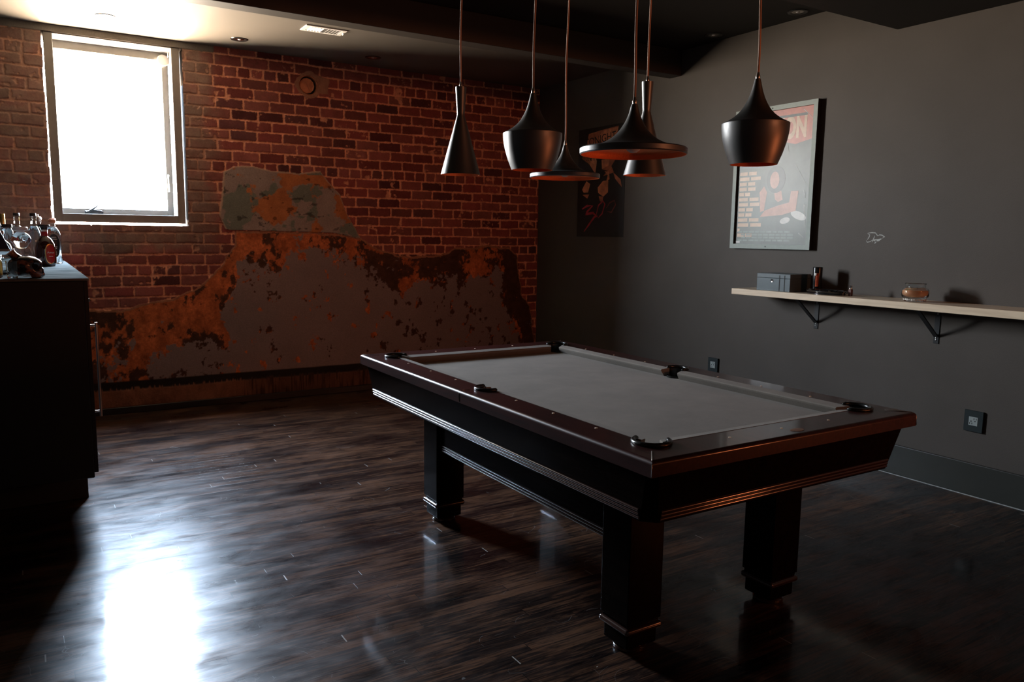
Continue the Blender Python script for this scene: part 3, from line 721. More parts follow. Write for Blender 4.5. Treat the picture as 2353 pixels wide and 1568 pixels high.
b = MB(); frus(b, .075, .072, .119, .132, .046); b.build('shoulder_band', mat('pale_blue_metal', (.45, .52, .55), .3), t)
b = MB(); frus(b, .070, .030, .133, .235, .042); b.build('navy_side', M_navy, t)
MB().lathe([(.016, .235), (.016, .262), (.0005, .262)], n=20).build('cap', M_white, t, True, 40)
t = thing('glass_tumbler', 'small clear tumbler beside the skull decanter', 'glass', (-.054, 4.44, CZ), 0, 'bottles on the bar top')
MB().lathe([(.0005, .001), (.018, 0), (.022, .002), (.026, .085), (.0245, .085), (.0205, .012), (.0005, .010)], n=28).build('glass', M_glass, t, True, 40)
t = thing('shot_glass', 'small clear shot glass between the decanter and the skull', 'glass', (.045, 4.80, CZ), 0, 'bottles on the bar top')
MB().lathe([(.0005, .001), (.020, 0), (.024, .002), (.030, .085), (.028, .085), (.022, .012), (.0005, .012)], n=28).build('glass', M_glass, t, True, 40)

# ---------------------------------------------------------------- pool table
TX0, TX1, TY0, TY1, TZ = 1.532, 2.879, 1.671, 4.03, .85
BX0, BX1, BY0, BY1 = 1.662, 2.749, 1.821, 3.882       # wood / cushion boundary
NX0, NX1, NY0, NY1 = 1.709, 2.702, 1.868, 3.836       # cushion noses
TC = ((TX0+TX1)/2, (TY0+TY1)/2)
pt = thing('pool_table', 'dark mahogany pool table covered in grey cloth', 'pool table', (TC[0], TC[1], 0))
def tl(p): return (p[0]-TC[0], p[1]-TC[1])
PK = [((BX0+.016), (BY0+.016), .058), ((BX1-.016), (BY0+.016), .058), ((BX0+.016), (BY1-.016), .058), ((BX1-.016), (BY1-.016), .058), (BX0-.004, TC[1], .052), (BX1+.004, TC[1], .052)]
def cut(o, grow=0.0, z0=.55, z1=.95):
    for (x, y, r) in PK:
        cyl = MB().lathe([(r+grow, z0), (r+grow, z1)], (*tl((x, y)), 0), 40, caps=True).build('cutter', M_dark)
        md = o.modifiers.new('c', 'BOOLEAN'); md.operation = 'DIFFERENCE'; md.object = cyl; md.solver = 'EXACT'
        lp = o.parent; o.parent = None
        dg = bpy.context.evaluated_depsgraph_get(); dg.update()
        me = bpy.data.meshes.new_from_object(o.evaluated_get(dg))
        o.modifiers.clear(); old = o.data; o.data = me; bpy.data.meshes.remove(old); o.parent = lp
        cm = cyl.data; bpy.data.objects.remove(cyl); bpy.data.meshes.remove(cm)
    return o
def rail_poly(side):
    if side == 'l': return [(TX0, TY0), (BX0, BY0), (BX0, BY1), (TX0, TY1)]
    if side == 'r': return [(TX1, TY0), (TX1, TY1), (BX1, BY1), (BX1, BY0)]
    if side == 'n': return [(TX0, TY0), (TX1, TY0), (BX1, BY0), (BX0, BY0)]
    return [(TX0, TY1), (BX0, BY1), (BX1, BY1), (TX1, TY1)]
def near_outer(v):
    return abs(v.x-tl((TX0, 0))[0]) < 1e-4 or abs(v.x-tl((TX1, 0))[0]) < 1e-4 or abs(v.y-tl((0, TY0))[1]) < 1e-4 or abs(v.y-tl((0, TY1))[1]) < 1e-4
for s in 'lrnf':
    bm = bmesh.new(); P = [tl(p) for p in rail_poly(s)]
    lo_ = [bm.verts.new((x, y, TZ-.052)) for x, y in P]; hi = [bm.verts.new((x, y, TZ)) for x, y in P]
    bm.faces.new(lo_[::-1]); bm.faces.new(hi)
    for i in range(4): bm.faces.new((lo_[i], lo_[(i+1) % 4], hi[(i+1) % 4], hi[i]))
    bmesh.ops.recalc_face_normals(bm, faces=list(bm.faces))
    ed = [e for e in bm.edges if all(near_outer(v.co) for v in e.verts) and (e.verts[0].co-e.verts[1].co).length > .5 and e.verts[0].co.z > TZ-.01]
    bmesh.ops.bevel(bm, geom=ed, offset=.014, segments=5, affect='EDGES', profile=.5)
    me = bpy.data.meshes.new('rail'); bm.to_mesh(me); bm.free(); me.materials.append(M_rail)
    o = bpy.data.objects.new('rail', me); link(o, pt); cut(o)
    try:
        o.data.polygons.foreach_set('use_smooth', [True]*len(o.data.polygons)); o.data.set_sharp_from_angle(angle=R(28)); md = o.modifiers.new('wn', 'WEIGHTED_NORMAL'); md.weight = 100; md.keep_sharp = True
    except Exception: pass
# thin bright seams at the corners and the side pocket castings
for (x, y, sx, sy) in ((TX0, TY0, -1, -1), (TX1, TY0, 1, -1), (TX0, TY1, -1, 1), (TX1, TY1, 1, 1)):
    px, py = tl((x, y))
    MB().tube([(px-sx*.075, py-sy*.085, TZ+.0006), (px-sx*.012, py-sy*.014, TZ+.0006), (px-sx*.001, py-sy*.0015, TZ-.012), (px+sx*.0005, py+sy*.0005, TZ-.048)], .0016, 8).build('corner_seam', M_steel, pt, True)
for sx in (TX0-.0008, TX1+.0008):
    q = tl((sx, TC[1]+.03)); MB().tube([(q[0]+(.05 if sx < 2 else -.05), q[1]-.01, TZ+.0006), (q[0]+(.012 if sx < 2 else -.012), q[1], TZ+.0004), (q[0], q[1], TZ-.012), (q[0], q[1]-.002, TZ-.046)], .0011, 8).build('pocket_seam', M_steel, pt, True)
# bed
bed = MB().box((*tl((BX0-.01, BY0-.01)), TZ-.075), (*tl((BX1+.01, BY1+.01)), TZ-.040)).build('bed_cloth', M_cloth, pt); cut(bed, -.006)
# cushions
def cushion(axis, back, nose, a, b_, ca, cb):
    # long direction coordinate runs a..b_ at the back and a+ca..b_-cb at the nose
    zt, zn, zl, zb = TZ+.001, TZ-.006, TZ-.022, TZ-.040
    und = back+(nose-back)*.62
    sec = [(back, zt), (nose-(nose-back)*.1, zn+.001), (nose, zn-.004), (nose-(nose-back)*.06, zn-.011), (und, zb), (back, zb)]
    vs = []
    for end in (0, 1):
        for (q, z) in sec:
            f = (q-back)/(nose-back)
            l = (a+ca*f) if end == 0 else (b_-cb*f)
            p_ = (q, l) if axis == 'y' else (l, q)
            vs.append((*tl(p_), z))
    n = len(sec)
    fs = [tuple(range(n)), tuple(range(n, 2*n))[::-1]] + [(i, (i+1) % n, n+(i+1) % n, n+i) for i in range(n)]
    return MB().add(vs, fs).build('cushion', M_cloth, pt)
cm = TC[1]
for (bk, ns) in ((BX0, NX0), (BX1, NX1)):
    cushion('y', bk, ns, BY0+.050, cm-.046, .030, .012)
    cushion('y', bk, ns, cm+.046, BY1-.050, .012, .030)
for (bk, ns) in ((BY0, NY0), (BY1, NY1)):
    cushion('x', bk, ns, BX0+.050, BX1-.050, .030, .030)
# pockets
for i, (x, y, r) in enumerate(PK):
    px, py = tl((x, y)); inx = 1 if x < TC[0] else -1; iny = (1 if y < TC[1] else -1) if i < 4 else 0
    base = math.atan2(-iny, -inx)          # direction away from the table centre
    half = R(128 if i < 4 else 105)
    pts = [(px+(r+.001)*math.cos(base+t_), py+(r+.001)*math.sin(base+t_)) for t_ in np.linspace(-half, half, 30)]
    b = MB(); b.tube([(a_, c_, TZ+.0045) for a_, c_ in pts], [.004]+[.0085]*28+[.004], 10)
    ir = b.build('pocket_iron', M_leather, pt, True)
    b = MB()
    b.lathe([(r-.002, TZ+.002), (r-.004, TZ-.03), (r-.006, TZ-.10), (r-.014, TZ-.17), (.03, TZ-.19), (.0005, TZ-.195)], (px, py, 0), 36)
    # open the front of the liner above the cloth
    keep = []
    for f in b.f:
        c_ = sum((Vector(b.v[k]) for k in f), Vector())/len(f)
        ang = math.atan2(c_.y-py, c_.x-px); dd = (ang-base+PI) % (2*PI)-PI
        if c_.z > TZ-.05 and abs(dd) > half: continue
        keep.append(f)
    b.f = keep
    # lower skirt sits under the rail, only the wall facing the room side matters
    b.build('pocket_liner', M_leather, ir, True, 60)
# sights
def sight(x, y):
    MB().lathe([(.0005, .0012), (.0045, .0011), (.0052, 0)], (*tl((x, y)), TZ+.0001), 16).build('sight', M_sight, pt, True, 50)
for k in (-3, -2, -1, 1, 2, 3):
    for x in (1.638, TX0+TX1-1.638): sight(x, TC[1]+k*.259)
for k in (-1, 0, 1):
    for y in (1.757, TY0+TY1-1.757): sight(TC[0]+k*.256, y)
npx, npy = tl((2.235, 1.715))
M_plate = mat('bronze_plate', (.30, .13, .07), .4, metal=.8, var=.4, vscale=300)
MB().lathe([(.0005, .0012), (.96, .001), (1, 0)], n=32).build('name_plate', M_plate, pt).matrix_local = Matrix.Translation((npx, npy, TZ+.0003)) @ Matrix.Diagonal((.030, .017, 1, 1))
# apron with tapering sides and chamfered corner posts
def octo(x0, x1, y0, y1, c): return [(x0+c, y0), (x1-c, y0), (x1, y0+c), (x1, y1-c), (x1-c, y1), (x0+c, y1), (x0, y1-c), (x0, y0+c)]
top = [tl(p) for p in octo(1.552, 2.853, 1.692, 4.010, .028)]; bot = [tl(p) for p in octo(1.576, 2.826, 1.724, 3.980, .040)]
vs = [(x, y, .628) for x, y in bot] + [(x, y, .799) for x, y in top]
n = 8
ti = [tl(p) for p in octo(1.60, 2.81, 1.74, 3.96, .03)]
vs += [(x, y, .799) for x, y in ti] + [(x, y, .628) for x, y in ti]
fs = [(i, (i+1) % n, n+(i+1) % n, n+i) for i in range(n)] + [(n+i, n+(i+1) % n, 2*n+(i+1) % n, 2*n+i) for i in range(n)] + [(2*n+i, 2*n+(i+1) % n, 3*n+(i+1) % n, 3*n+i) for i in range(n)] + [(3*n+i, 3*n+(i+1) % n, (i+1) % n, i) for i in range(n)]
MB().add(vs, fs).build('apron', M_apron, pt)
MB().box((*tl((1.605, 1.745)), .632), (*tl((2.80, 3.955)), .775)).build('slate_frame', M_black, pt)
def reeds(x0, y0, x1, y1, zlo, nx_, ny_, name='reeded_moulding', sp=.0125, r=.0056):
    b = MB()
    for k in range(3):
        z = zlo+k*sp; tap = (z-.628)/(.799-.628)*(-.028) if name == 'reeded_moulding' else 0
        b.tube([(*tl((x0-nx_*tap*-1, y0-ny_*tap*-1)), z), (*tl((x1-nx_*tap*-1, y1-ny_*tap*-1)), z)], r, 14)
    return b.build(name, M_ridge, pt, True, 50)
reeds(1.575, 1.764, 1.575, 3.938, .640, 1, 0)
reeds(2.827, 1.764, 2.827, 3.938, .640, -1, 0)
reeds(1.618, 1.723, 2.784, 1.723, .640, 0, 1)
reeds(1.618, 3.981, 2.784, 3.981, .640, 0, -1)
# legs
for (lx, ly) in ((1.745, 2.0), (2.505, 2.0), (1.745, 3.52), (2.505, 3.52)):
    x0, y0 = tl((lx, ly)); x1, y1 = x0+.16, y0+.155
    b = MB(); b.bbox((x0, y0, .125), (x1, y1, .629), .004, 2)
    b.bbox((x0+.006, y0+.006, .112), (x1-.006, y1-.006, .127), .002, 1)
    b.bbox((x0+.010, y0+.010, .028), (x1-.010, y1-.010, .088), .006, 2)
    leg = b.build('leg', M_apron, pt, 'w', 60)
    MB().bbox((x0-.006, y0-.006, .087), (x1+.006, y1+.006, .113), .0125, 5).build('leg_moulding', M_ridge, leg, 'w', 60)
    MB().lathe([(.0005, 0), (.056, 0), (.062, .005), (.062, .014), (.054, .022), (.040, .030), (.0005, .030)], ((x0+x1)/2, (y0+y1)/2, 0), 32).build('foot', M_ridge, leg, True, 40)
for x0 in (1.768, 2.622):
    MB().bbox((*tl((x0, 2.15)), .395), (*tl((x0+.02, 3.525)), .629), .003, 1).build('side_stretcher', M_apron, pt)
    b = MB()
    for k in range(3): b.tube([(*tl((x0 if x0 < 2 else x0+.02, 2.160)), .404+k*.0125), (*tl((x0 if x0 < 2 else x0+.02, 3.515)), .404+k*.0125)], .0056, 14)
    b.build('stretcher_reeding', M_ridge, pt, True, 50)
for y0 in (2.06, 3.60):
    MB().bbox((*tl((1.90, y0)), .50), (*tl((2.51, y0+.02)), .629), .003, 1).build('end_stretcher', M_apron, pt)

# ---------------------------------------------------------------- pendant lamps
def smooth_prof(pts, k=5):
    out = []
    for i in range(len(pts)-1):
        p0 = pts[max(i-1, 0)]; p1 = pts[i]; p2 = pts[i+1]; p3 = pts[min(i+2, len(pts)-1)]
        for j in range(k):
            t = j/k
            out.append(tuple(.5*((2*p1[a])+(-p0[a]+p2[a])*t+(2*p0[a]-5*p1[a]+4*p2[a]-p3[a])*t*t+(-p0[a]+3*p1[a]-3*p2[a]+p3[a])*t**3) for a in (0, 1)))
    out.append(pts[-1]); return out
tall_o = [(.096, 0), (.0215, .272)] 
prof_tall = [(.096, 0), (.0192, .278), (.0182, .288), (.0192, .298), (.0262, .408), (.0262, .412), (.008, .414)]
prof_fat = smooth_prof([(.084, 0), (.100, .040), (.1135, .085), (.1195, .120), (.1208, .143)]) + [(.1212, .1455)] + smooth_prof([(.119, .148), (.098, .158), (.072, .176), (.050, .200), (.033, .230), (.021, .262), (.0135, .292), (.0105, .305)]) + [(.006, .307)]
prof_wide = [(.178, 0), (.181, .004), (.181, .019), (.178, .0225)] + smooth_prof([(.170, .024), (.130, .030), (.088, .047), (.056, .072), (.034, .102), (.020, .132), (.013, .158), (.011, .166)]) + [(.006, .168)]
def inner(prof, t=.0025, top=.9):
    zmax = prof[-1][1]*top
    return [(max(.0005, r-t), z+(.0 if i == 0 else -.0015 if z > .01 else 0)) for i, (r, z) in enumerate(prof) if z < zmax and r > .010]
def pendant(name, x, y, zb, prof, label, ztop):
    h = prof[-1][1]
    t = thing(name, label, 'pendant lamp', (x, y, zb), 0, 'pendant lamps hung over the pool table')
    b = MB().lathe(prof, n=64); inn = inner(prof)
    sh = b.build('lamp_shade', M_shade, t, True, 32)
    q = [(prof[0][0], 0)] + inn + [(.0005, inn[-1][1]-.002)]
    MB().lathe(q, n=64).build('copper_lining', M_copper, sh, True, 40)
    MB().lathe([(.0005, h-.002), (.0075, h-.001), (.0085, h+.008), (.006, h+.014), (.0045, h+.022), (.0005, h+.022)], n=20).build('cord_grip', M_steel, t, True, 50)
    zc = ztop-zb
    random.seed(int(x*1000)+int(y*100))
    pts = []
    for i in range(14):
        f = i/13; a = math.sin(f*PI)*.004
        pts.append((a*math.sin(f*7+x*9), a*math.cos(f*6+y*5), h+.018+(zc-.016-h-.018)*f))
    MB().tube(pts, .0044, 10).build('cord', M_cord, t, True)
    MB().lathe([(.0005, zc), (.052, zc), (.052, zc-.012), (.046, zc-.020), (.006, zc-.022), (.0005, zc-.024)], n=36).build('ceiling_rose', M_shade, t, True, 40)
    bz = .010 if prof is prof_wide else .055
    br = .030
    MB().lathe([(.0005, bz-.004), (.012, bz-.002), (.022, bz+.005), (br, bz+.020), (br, bz+.030), (.022, bz+.050), (.014, bz+.068), (.013, bz+.085)] if prof is not prof_tall else [(.0005, .08), (.012, .082), (.017, .092), (.015, .12), (.010, .14)], n=28).build('bulb', M_bulb, t, True)
    return t
soff = 2.82
pendant('tall_pendant_lamp', 1.822, 3.417, 1.795, prof_tall, 'slim conical black pendant, the leftmost lamp', ZC)
pendant('fat_pendant_lamp', 1.790, 2.735, 1.772, prof_fat, 'bowl shaped black pendant, second lamp from the left', soff)
pendant('wide_pendant_lamp', 2.394, 3.348, 1.803, prof_wide, 'smaller looking flat brimmed black pendant behind the bowl shaped one', ZC)
pendant('wide_pendant_lamp', 1.775, 2.088, 1.781, prof_wide, 'large flat brimmed black pendant with glowing copper inside, front centre', soff)
pendant('tall_pendant_lamp', 2.422, 2.765, 1.785, prof_tall, 'slim conical black pendant half hidden behind the large flat brimmed lamp', soff)
pendant('fat_pendant_lamp', 2.303, 2.030, 1.775, prof_fat, 'bowl shaped black pendant in front of the framed poster, the rightmost lamp', soff)

# ---------------------------------------------------------------- posters
def MW(y, z, x=XR):   # local (u right as seen, v up) -> world on the right wall, normal -x
    return Matrix.Translation((x, y, z)) @ Matrix(((0, 0, -1, 0), (-1, 0, 0, 0), (0, 1, 0, 0), (0, 0, 0, 1)))
def flat_poly(name, pts, m, parent, M, d):
    n = len(pts); vs = [M @ Vector((x, y, d)) for x, y in pts] + [M @ Vector((x, y, d+.0002)) for x, y in pts]
    fs = [tuple(range(n))[::-1], tuple(range(n, 2*n))] + [(i, (i+1) % n, n+(i+1) % n, n+i) for i in range(n)]
    return MB().add(vs, fs).build(name, m, parent)
PW, PH = .735, 1.035
pf = thing('framed_poster', 'silver framed poster with a red top on the right wall behind a lamp', 'framed poster', (XR, 3.965, 1.952))
PM = MW(0, 0, 0)
b = MB()
def ubox(b, u0, v0, u1, v1, d0, d1, w=.0015):
    # u to the right (towards -y), v up, d off the wall (towards -x)
    b.bbox((-d1, -u1, v0), (-d0, -u0, v1), w, 1)
hw, hh, fw, D = PW/2, PH/2, .034, .040
b = MB()
def quadbar(b, p):   # mitred bar, p = 4 (u,v) corners
    vs = [(-.030 if False else -D, -u, v) for u, v in p] + [(-.004, -u, v) for u, v in p]
    b.add(vs, [(0,1,2,3),(7,6,5,4),(0,4,5,1),(1,5,6,2),(2,6,7,3),(3,7,4,0)])
O = [(-hw, -hh), (hw, -hh), (hw, hh), (-hw, hh)]; I = [(-hw+fw, -hh+fw), (hw-fw, -hh+fw), (hw-fw, hh-fw), (-hw+fw, hh-fw)]
M_silver = mat('silver_frame_face', (.30, .34, .31), rough=.5, metal=.05, var=.05, vscale=40)
M_fside = mat('black_frame_edge', (.012, .012, .012), rough=.4)
fr = None
for i in range(4):
    b = MB(); j = (i+1) % 4; quadbar(b, [O[i], O[j], I[j], I[i]])
    fr = b.build('frame_bar', M_silver, pf)
    me = fr.data; me.materials.append(M_fside)
    for p_ in me.polygons:
        if abs(p_.normal.x) < .5: p_.material_index = 1
M_pp = mat('poster_print_dark', (.105, .125, .108), rough=.35, spec=.25, coat=.35, coat_rough=.33, var=.25, vscale=5)
b = MB(); ubox(b, -hw+.02, -hh+.02, hw-.02, hh-.02, .004, .022, .0005); pr1 = b.build('poster_print', M_pp, pf)
def pmat(n, c): return mat(n, c, rough=.35, spec=.25, coat=.35, coat_rough=.33, var=.12, vscale=25)
M_salmon = pmat('print_salmon_red', (.50, .13, .08)); M_cream = pmat('print_cream', (.60, .40, .26)); M_skin = pmat('print_skin_tone', (.48, .22, .15)); M_palew = pmat('print_white_crease', (.62, .60, .56)); M_pgreen = pmat('print_grey_green', (.20, .25, .22)); M_pdk = pmat('print_dark', (.05, .06, .055))
def pu(name, pts, m, d=.0222): return flat_poly(name, pts, m, pr1, PM, d)
def rect(u0, v0, u1, v1): return [(u0, v0), (u1, v0), (u1, v1), (u0, v1)]
iw, ih = hw-fw, hh-fw
pu('red_top_panel', [(-iw, ih-.235), (iw*.3, ih-.235), (iw*.55, ih-.255), (iw, ih-.225), (iw, ih), (-iw, ih)], M_salmon)
pu('strapline', rect(-iw+.06, ih-.062, iw-.06, ih-.044), M_pdk, .0228)
# generic tall block letters across the red panel
text('ACTION', .215, M_cream, pr1, 'title_letters', PM @ Matrix.Translation((.045, ih-.145, .0226)) @ Matrix.Diagonal((.56, .92, 1, 1)), .0003, off=.011)
for k, w in enumerate((.16, .20, .15, .155, .105, .19, .20, .14, .13, .20, .225, .022, .14)):
    v = .045-k*.0385
    us = -iw+.022; parts = 2 if w > .05 else 1
    for q in range(parts):
        w1 = w*.46
        pu('credit_bar', rect(us+q*w*.54, v-.013, us+q*w*.54+(w1 if parts > 1 else w), v+.013), M_cream)
def ell(cx, cy, rx, ry, n=22, rot=0): return [(cx+rx*math.cos(2*PI*i/n)*math.cos(rot)-ry*math.sin(2*PI*i/n)*math.sin(rot), cy+rx*math.cos(2*PI*i/n)*math.sin(rot)+ry*math.sin(2*PI*i/n)*math.cos(rot)) for i in range(n)]
# plain stand-in shapes in the poster's colours
pu('print_shape', ell(.03, -.01, .085, .10), M_pdk, .0226)
pu('print_shape', ell(.02, -.015, .042, .062), M_skin, .0231)
pu('print_shape', [(-.10, -.245), (-.065, -.235), (-.045, -.10), (-.075, -.055), (-.115, -.10)], M_skin)
pu('print_shape', [(-.10, -.28), (.10, -.27), (.22, -.24), (.235, -.10), (.17, -.10), (.16, -.18), (.06, -.20), (-.06, -.235)], M_skin, .0227)
pu('print_shape', [(.02, -.095), (.085, -.095), (.10, -.16), (.06, -.175), (.03, -.155)], M_skin)
pu('print_shape', ell(.245, -.275, .07, .028, rot=-.35), M_palew); pu('print_shape', ell(.13, -.31, .045, .022, rot=.2), M_palew)
for k in range(4):
    x = -iw+.03+(.03 if k in (1, 2) else 0)
    for q in range(9):
        w = .040+.02*((q*7+k*3) % 3)/3
        if x+w > iw-.06: break
        pu('small_print', rect(x, -ih+.085-k*.021, x+w, -ih+.098-k*.021), M_pgreen, .0226); x += w+.008
pu('small_print', rect(-iw+.006, -ih+.008, -iw+.05, -ih+.022), M_palew)
for a, c_, w in (((.10, .30), (.135, .17), .003), ((.24, ih-.02), (iw-.01, ih-.09), .003), ((-.04, .30), (.05, .29), .003), ((-.05, .255), (.055, .245), .003), ((-.06, .23), (.05, .225), .002), ((.20, .08), (.30, -.06), .0015), ((.28, -.10), (.30, -.155), .005), ((.29, -.20), (.31, -.36), .003), ((.255, -.40), (.30, -.43), .004)):
    dx, dy = c_[0]-a[0], c_[1]-a[1]; l = math.hypot(dx, dy)
    pu('crease', [(a[0]-dy/l*w, a[1]+dx/l*w), (a[0]+dy/l*w*.4, a[1]-dx/l*w*.4), (c_[0]+dy/l*w*.4, c_[1]-dx/l*w*.4), (c_[0], c_[1])], M_palew, .0234)
for v in (hh-fw/2, -hh+fw/2):
    MB().lathe([(.0005, .001), (.0045, .001), (.005, 0)], (-D-.0002, .02, v), 14, Matrix.Rotation(R(-90), 3, 'Y')).build('frame_screw', M_dark, pf, True, 50)

# dark poster deep in the shadowed corner
p2 = thing('wall_poster', 'unframed dark poster with orange shapes and a red scrawl in the shadowed corner', 'poster', (XR, 6.03, 2.03))
b = MB(); b.bbox((-.0035, -.36, -.52), (-.0005, .36, .52), .0004, 1); pr2 = b.build('poster_sheet', mat('dark_poster_print', (.012, .011, .010), .55), p2)
def mm2(n, c): return mat(n, c, rough=.6, var=.35, vscale=14)
M_or = mm2('print_burnt_orange', (.62, .22, .10)); M_or2 = mm2('print_deep_orange', (.40, .12, .05)); M_rd = mm2('print_blood_red', (.42, .02, .03)); M_bk = mat('print_black', (.006, .006, .006), .6)
def p2p(name, pts, m, d=.0037): return flat_poly(name, pts, m, pr2, PM, d)
p2p('orange_field', [(-.22, .40), (-.20, .47), (.05, .49), (.25, .50), (.22, .36), (.24, .22), (.16, .14), (.20, .08), (.02, .05), (-.05, .10), (-.22, .20), (-.30, .24), (-.26, .33)], M_or2)
p2p('orange_field', [(-.05, .42), (.02, .48), (.25, .49), (.20, .36), (.05, .34)], M_or, .0042)
p2p('orange_field', [(-.24, .24), (-.06, .28), (-.04, .10), (-.08, .08)], M_or, .0042)
p2p('orange_field', [(.0, .30), (.14, .26), (.12, .15), (.02, .12)], M_or, .0042)
p2p('dark_shape', [(-.05, .28), (.0, .28), (.02, .12), (.10, .10), (.16, .14), (.02, .04), (-.10, .04), (-.08, .08)], M_bk, .0047)
p2p('orange_field', [(-.29, -.06), (-.22, .02), (-.16, -.01), (-.19, -.09), (-.26, -.09)], M_or)
p2p('orange_field', [(-.04, -.05), (.04, .01), (.12, .01), (.12, -.10), (.05, -.14), (-.03, -.10)], M_or)
p2p('orange_field', [(.06, .10), (.13, .09), (.14, .02), (.09, .0), (.11, .06)], M_or, .0052); p2p('orange_field', [(.19, .08), (.30, .01), (.32, -.06), (.22, .02)], M_or2)
p2p('orange_field', [(-.28, -.11), (-.17, -.11), (-.20, -.15)], M_or2); p2p('orange_field', [(-.02, -.13), (.05, -.14), (.04, -.19), (.0, -.18)], M_or2)
text('TONIGHT', .105, M_bk, pr2, 'lettering', PM @ Matrix.Translation((-.02, .40, .0046)) @ Matrix.Rotation(.08, 4, 'Z'), .0003)
text('IN HELL', .085, M_bk, pr2, 'lettering', PM @ Matrix.Translation((-.08, .235, .0046)), .0003)
def brush(pts, w, m=M_rd, d=.0046):
    L_ = []; R_ = []
    for i, (x, y) in enumerate(pts):
        a = pts[max(i-1, 0)]; c = pts[min(i+1, len(pts)-1)]; dx, dy = c[0]-a[0], c[1]-a[1]; l = math.hypot(dx, dy) or 1
        ww = w*(.4 if i in (0, len(pts)-1) else 1)
        L_.append((x-dy/l*ww, y+dx/l*ww)); R_.append((x+dy/l*ww, y-dx/l*ww))
    for i in range(len(pts)-1): p2p('red_stroke', [L_[i], R_[i], R_[i+1], L_[i+1]], m, d+.0001*i)
brush([(-.28, -.25), (-.20, -.22), (-.11, -.22), (-.20, -.28), (-.22, -.30), (-.10, -.29), (-.03, -.33)], .012)
brush([(-.24, -.47), (-.16, -.40), (-.08, -.33), (-.03, -.32)], .011)
brush([(-.05, -.31), (-.02, -.22), (.05, -.18), (.08, -.21), (.04, -.30), (-.02, -.34)], .008)
brush([(.10, -.25), (.15, -.20), (.22, -.18), (.24, -.22), (.18, -.29), (.12, -.28)], .007, mm2('print_faded_red', (.16, .03, .025)))

# ---------------------------------------------------------------- shelf and what stands on it
SX, SZ = 4.437, 1.144
sh = MB().bbox((SX, .9, SZ-.043), (XR, 4.055, SZ), .003, 2).build('wall_shelf', M_shelf)
tag(sh, 'pale maple board shelf on the right wall', 'shelf')
def bracket(y, label):
    t = thing('shelf_bracket', label, 'bracket', (XR, y, 0), 0, 'black brackets under the shelf')
    MB().bbox((-.005, -.017, .882), (0, .017, SZ-.043), .001, 1).build('wall_plate', M_iron, t)
    MB().bbox((-.255, -.015, SZ-.048), (-.003, .015, SZ-.043), .001, 1).build('shelf_arm', M_iron, t)
    bm = bmesh.new(); bmesh.ops.create_cube(bm, size=1)
    a = Vector((-.004, 0, .925)); c = Vector((-.225, 0, SZ-.048)); d = c-a; ang = math.atan2(d.z, -d.x)
    M = Matrix.Translation((a+c)/2) @ Matrix.Rotation(ang, 4, 'Y') @ Matrix.Diagonal((d.length, .028, .008, 1))
    MB().bm(bm, M).build('brace', M_iron, t)
    for z in (.905, .918, 1.065):
        MB().lathe([(.0005, .0035), (.004, .003), (.0058, 0)], (-.005, 0, z), 14, Matrix.Rotation(R(-90), 3, 'Y')).build('screw', M_screw, t, True, 60)
bracket(3.53, 'black steel bracket under the shelf below the black box')
bracket(2.665, 'black steel bracket under the shelf below the candle jar')
bracket(1.80, 'black steel bracket hidden toward the cropped end of the shelf')
M_box = mat('blue_black_lacquer', (.075, .105, .118), rough=.33, var=.08, vscale=14)
M_boxd = mat('box_groove', (.003, .003, .003), .6)
bx = thing('humidor_box', 'dark blue lacquered wooden box with round lock on the shelf', 'box', (4.59, 3.715, SZ))
MB().bbox((-.11, -.145, 0), (.11, .145, .090), .0025, 2).build('body', M_box, bx)
MB().bbox((-.11, -.145, .0905), (.11, .145, .122), .0025, 2).build('lid', M_box, bx)
for y in (-.055, -.098):
    MB().box((-.1112, y-.0035, .002), (-.109, y+.0035, .112)).build('groove_band', M_boxd, bx)
MB().lathe([(.0045, .0035), (.010, .004), (.0115, 0), (.0045, 0)], (-.110, .010, .072), 24, Matrix.Rotation(R(-90), 3, 'Y')).build('lock', M_chrome, bx, True, 40)
tb = thing('lidded_tube', 'slim black tube with orange label standing behind the black tray', 'tube', (4.615, 3.455, SZ))
MB().lathe([(.0005, 0), (.030, 0), (.0315, .003), (.0315, .172), (.029, .178), (.0005, .179)], n=40).build('body', mat('gloss_black_tube', (.010, .010, .010), .25), tb, True, 40)
M_orl = mat('orange_label', (.62, .12, .05), .5, var=.2, vscale=60)
lab = MB().add(*(lambda vs, fs: (vs, fs))([(.032*math.cos(a), .032*math.sin(a), z) for z in (.045, .135) for a in np.linspace(R(196), R(232), 10)], [(i, i+1, 11+i, 10+i) for i in range(9)])).build('label', M_orl, tb, True)
for k in range(8):
    z = .055+k*.010
    MB().add([(.0324*math.cos(a), .0324*math.sin(a), zz) for zz in (z, z+.006) for a in np.linspace(R(208), R(220), 4)], [(i, i+1, 5+i, 4+i) for i in range(3)]).build('lettering', mat('label_ink', (.30, .04, .02), .5) if k == 0 else bpy.data.materials['label_ink'], lab)
MB().lathe([(.0005, .003), (.008, .002), (.010, 0)], (.0315*math.cos(R(192)), .0315*math.sin(R(192)), .128), 16, Matrix.Rotation(R(-90), 3, 'Y')).build('seal', M_white, tb, True, 50)
ash = thing('ashtray', 'glossy black oval tray on the shelf beside the box', 'tray', (4.540, 3.325, SZ), 0)
def oval(prof, sx, sy, n=48):
    b = MB().lathe(prof, n=n); b.v = [(x*sx, y*sy, z) for x, y, z in b.v]; return b
M_gloss = mat('gloss_black_glaze', (.008, .008, .008), .08, coat=1, coat_rough=.03)
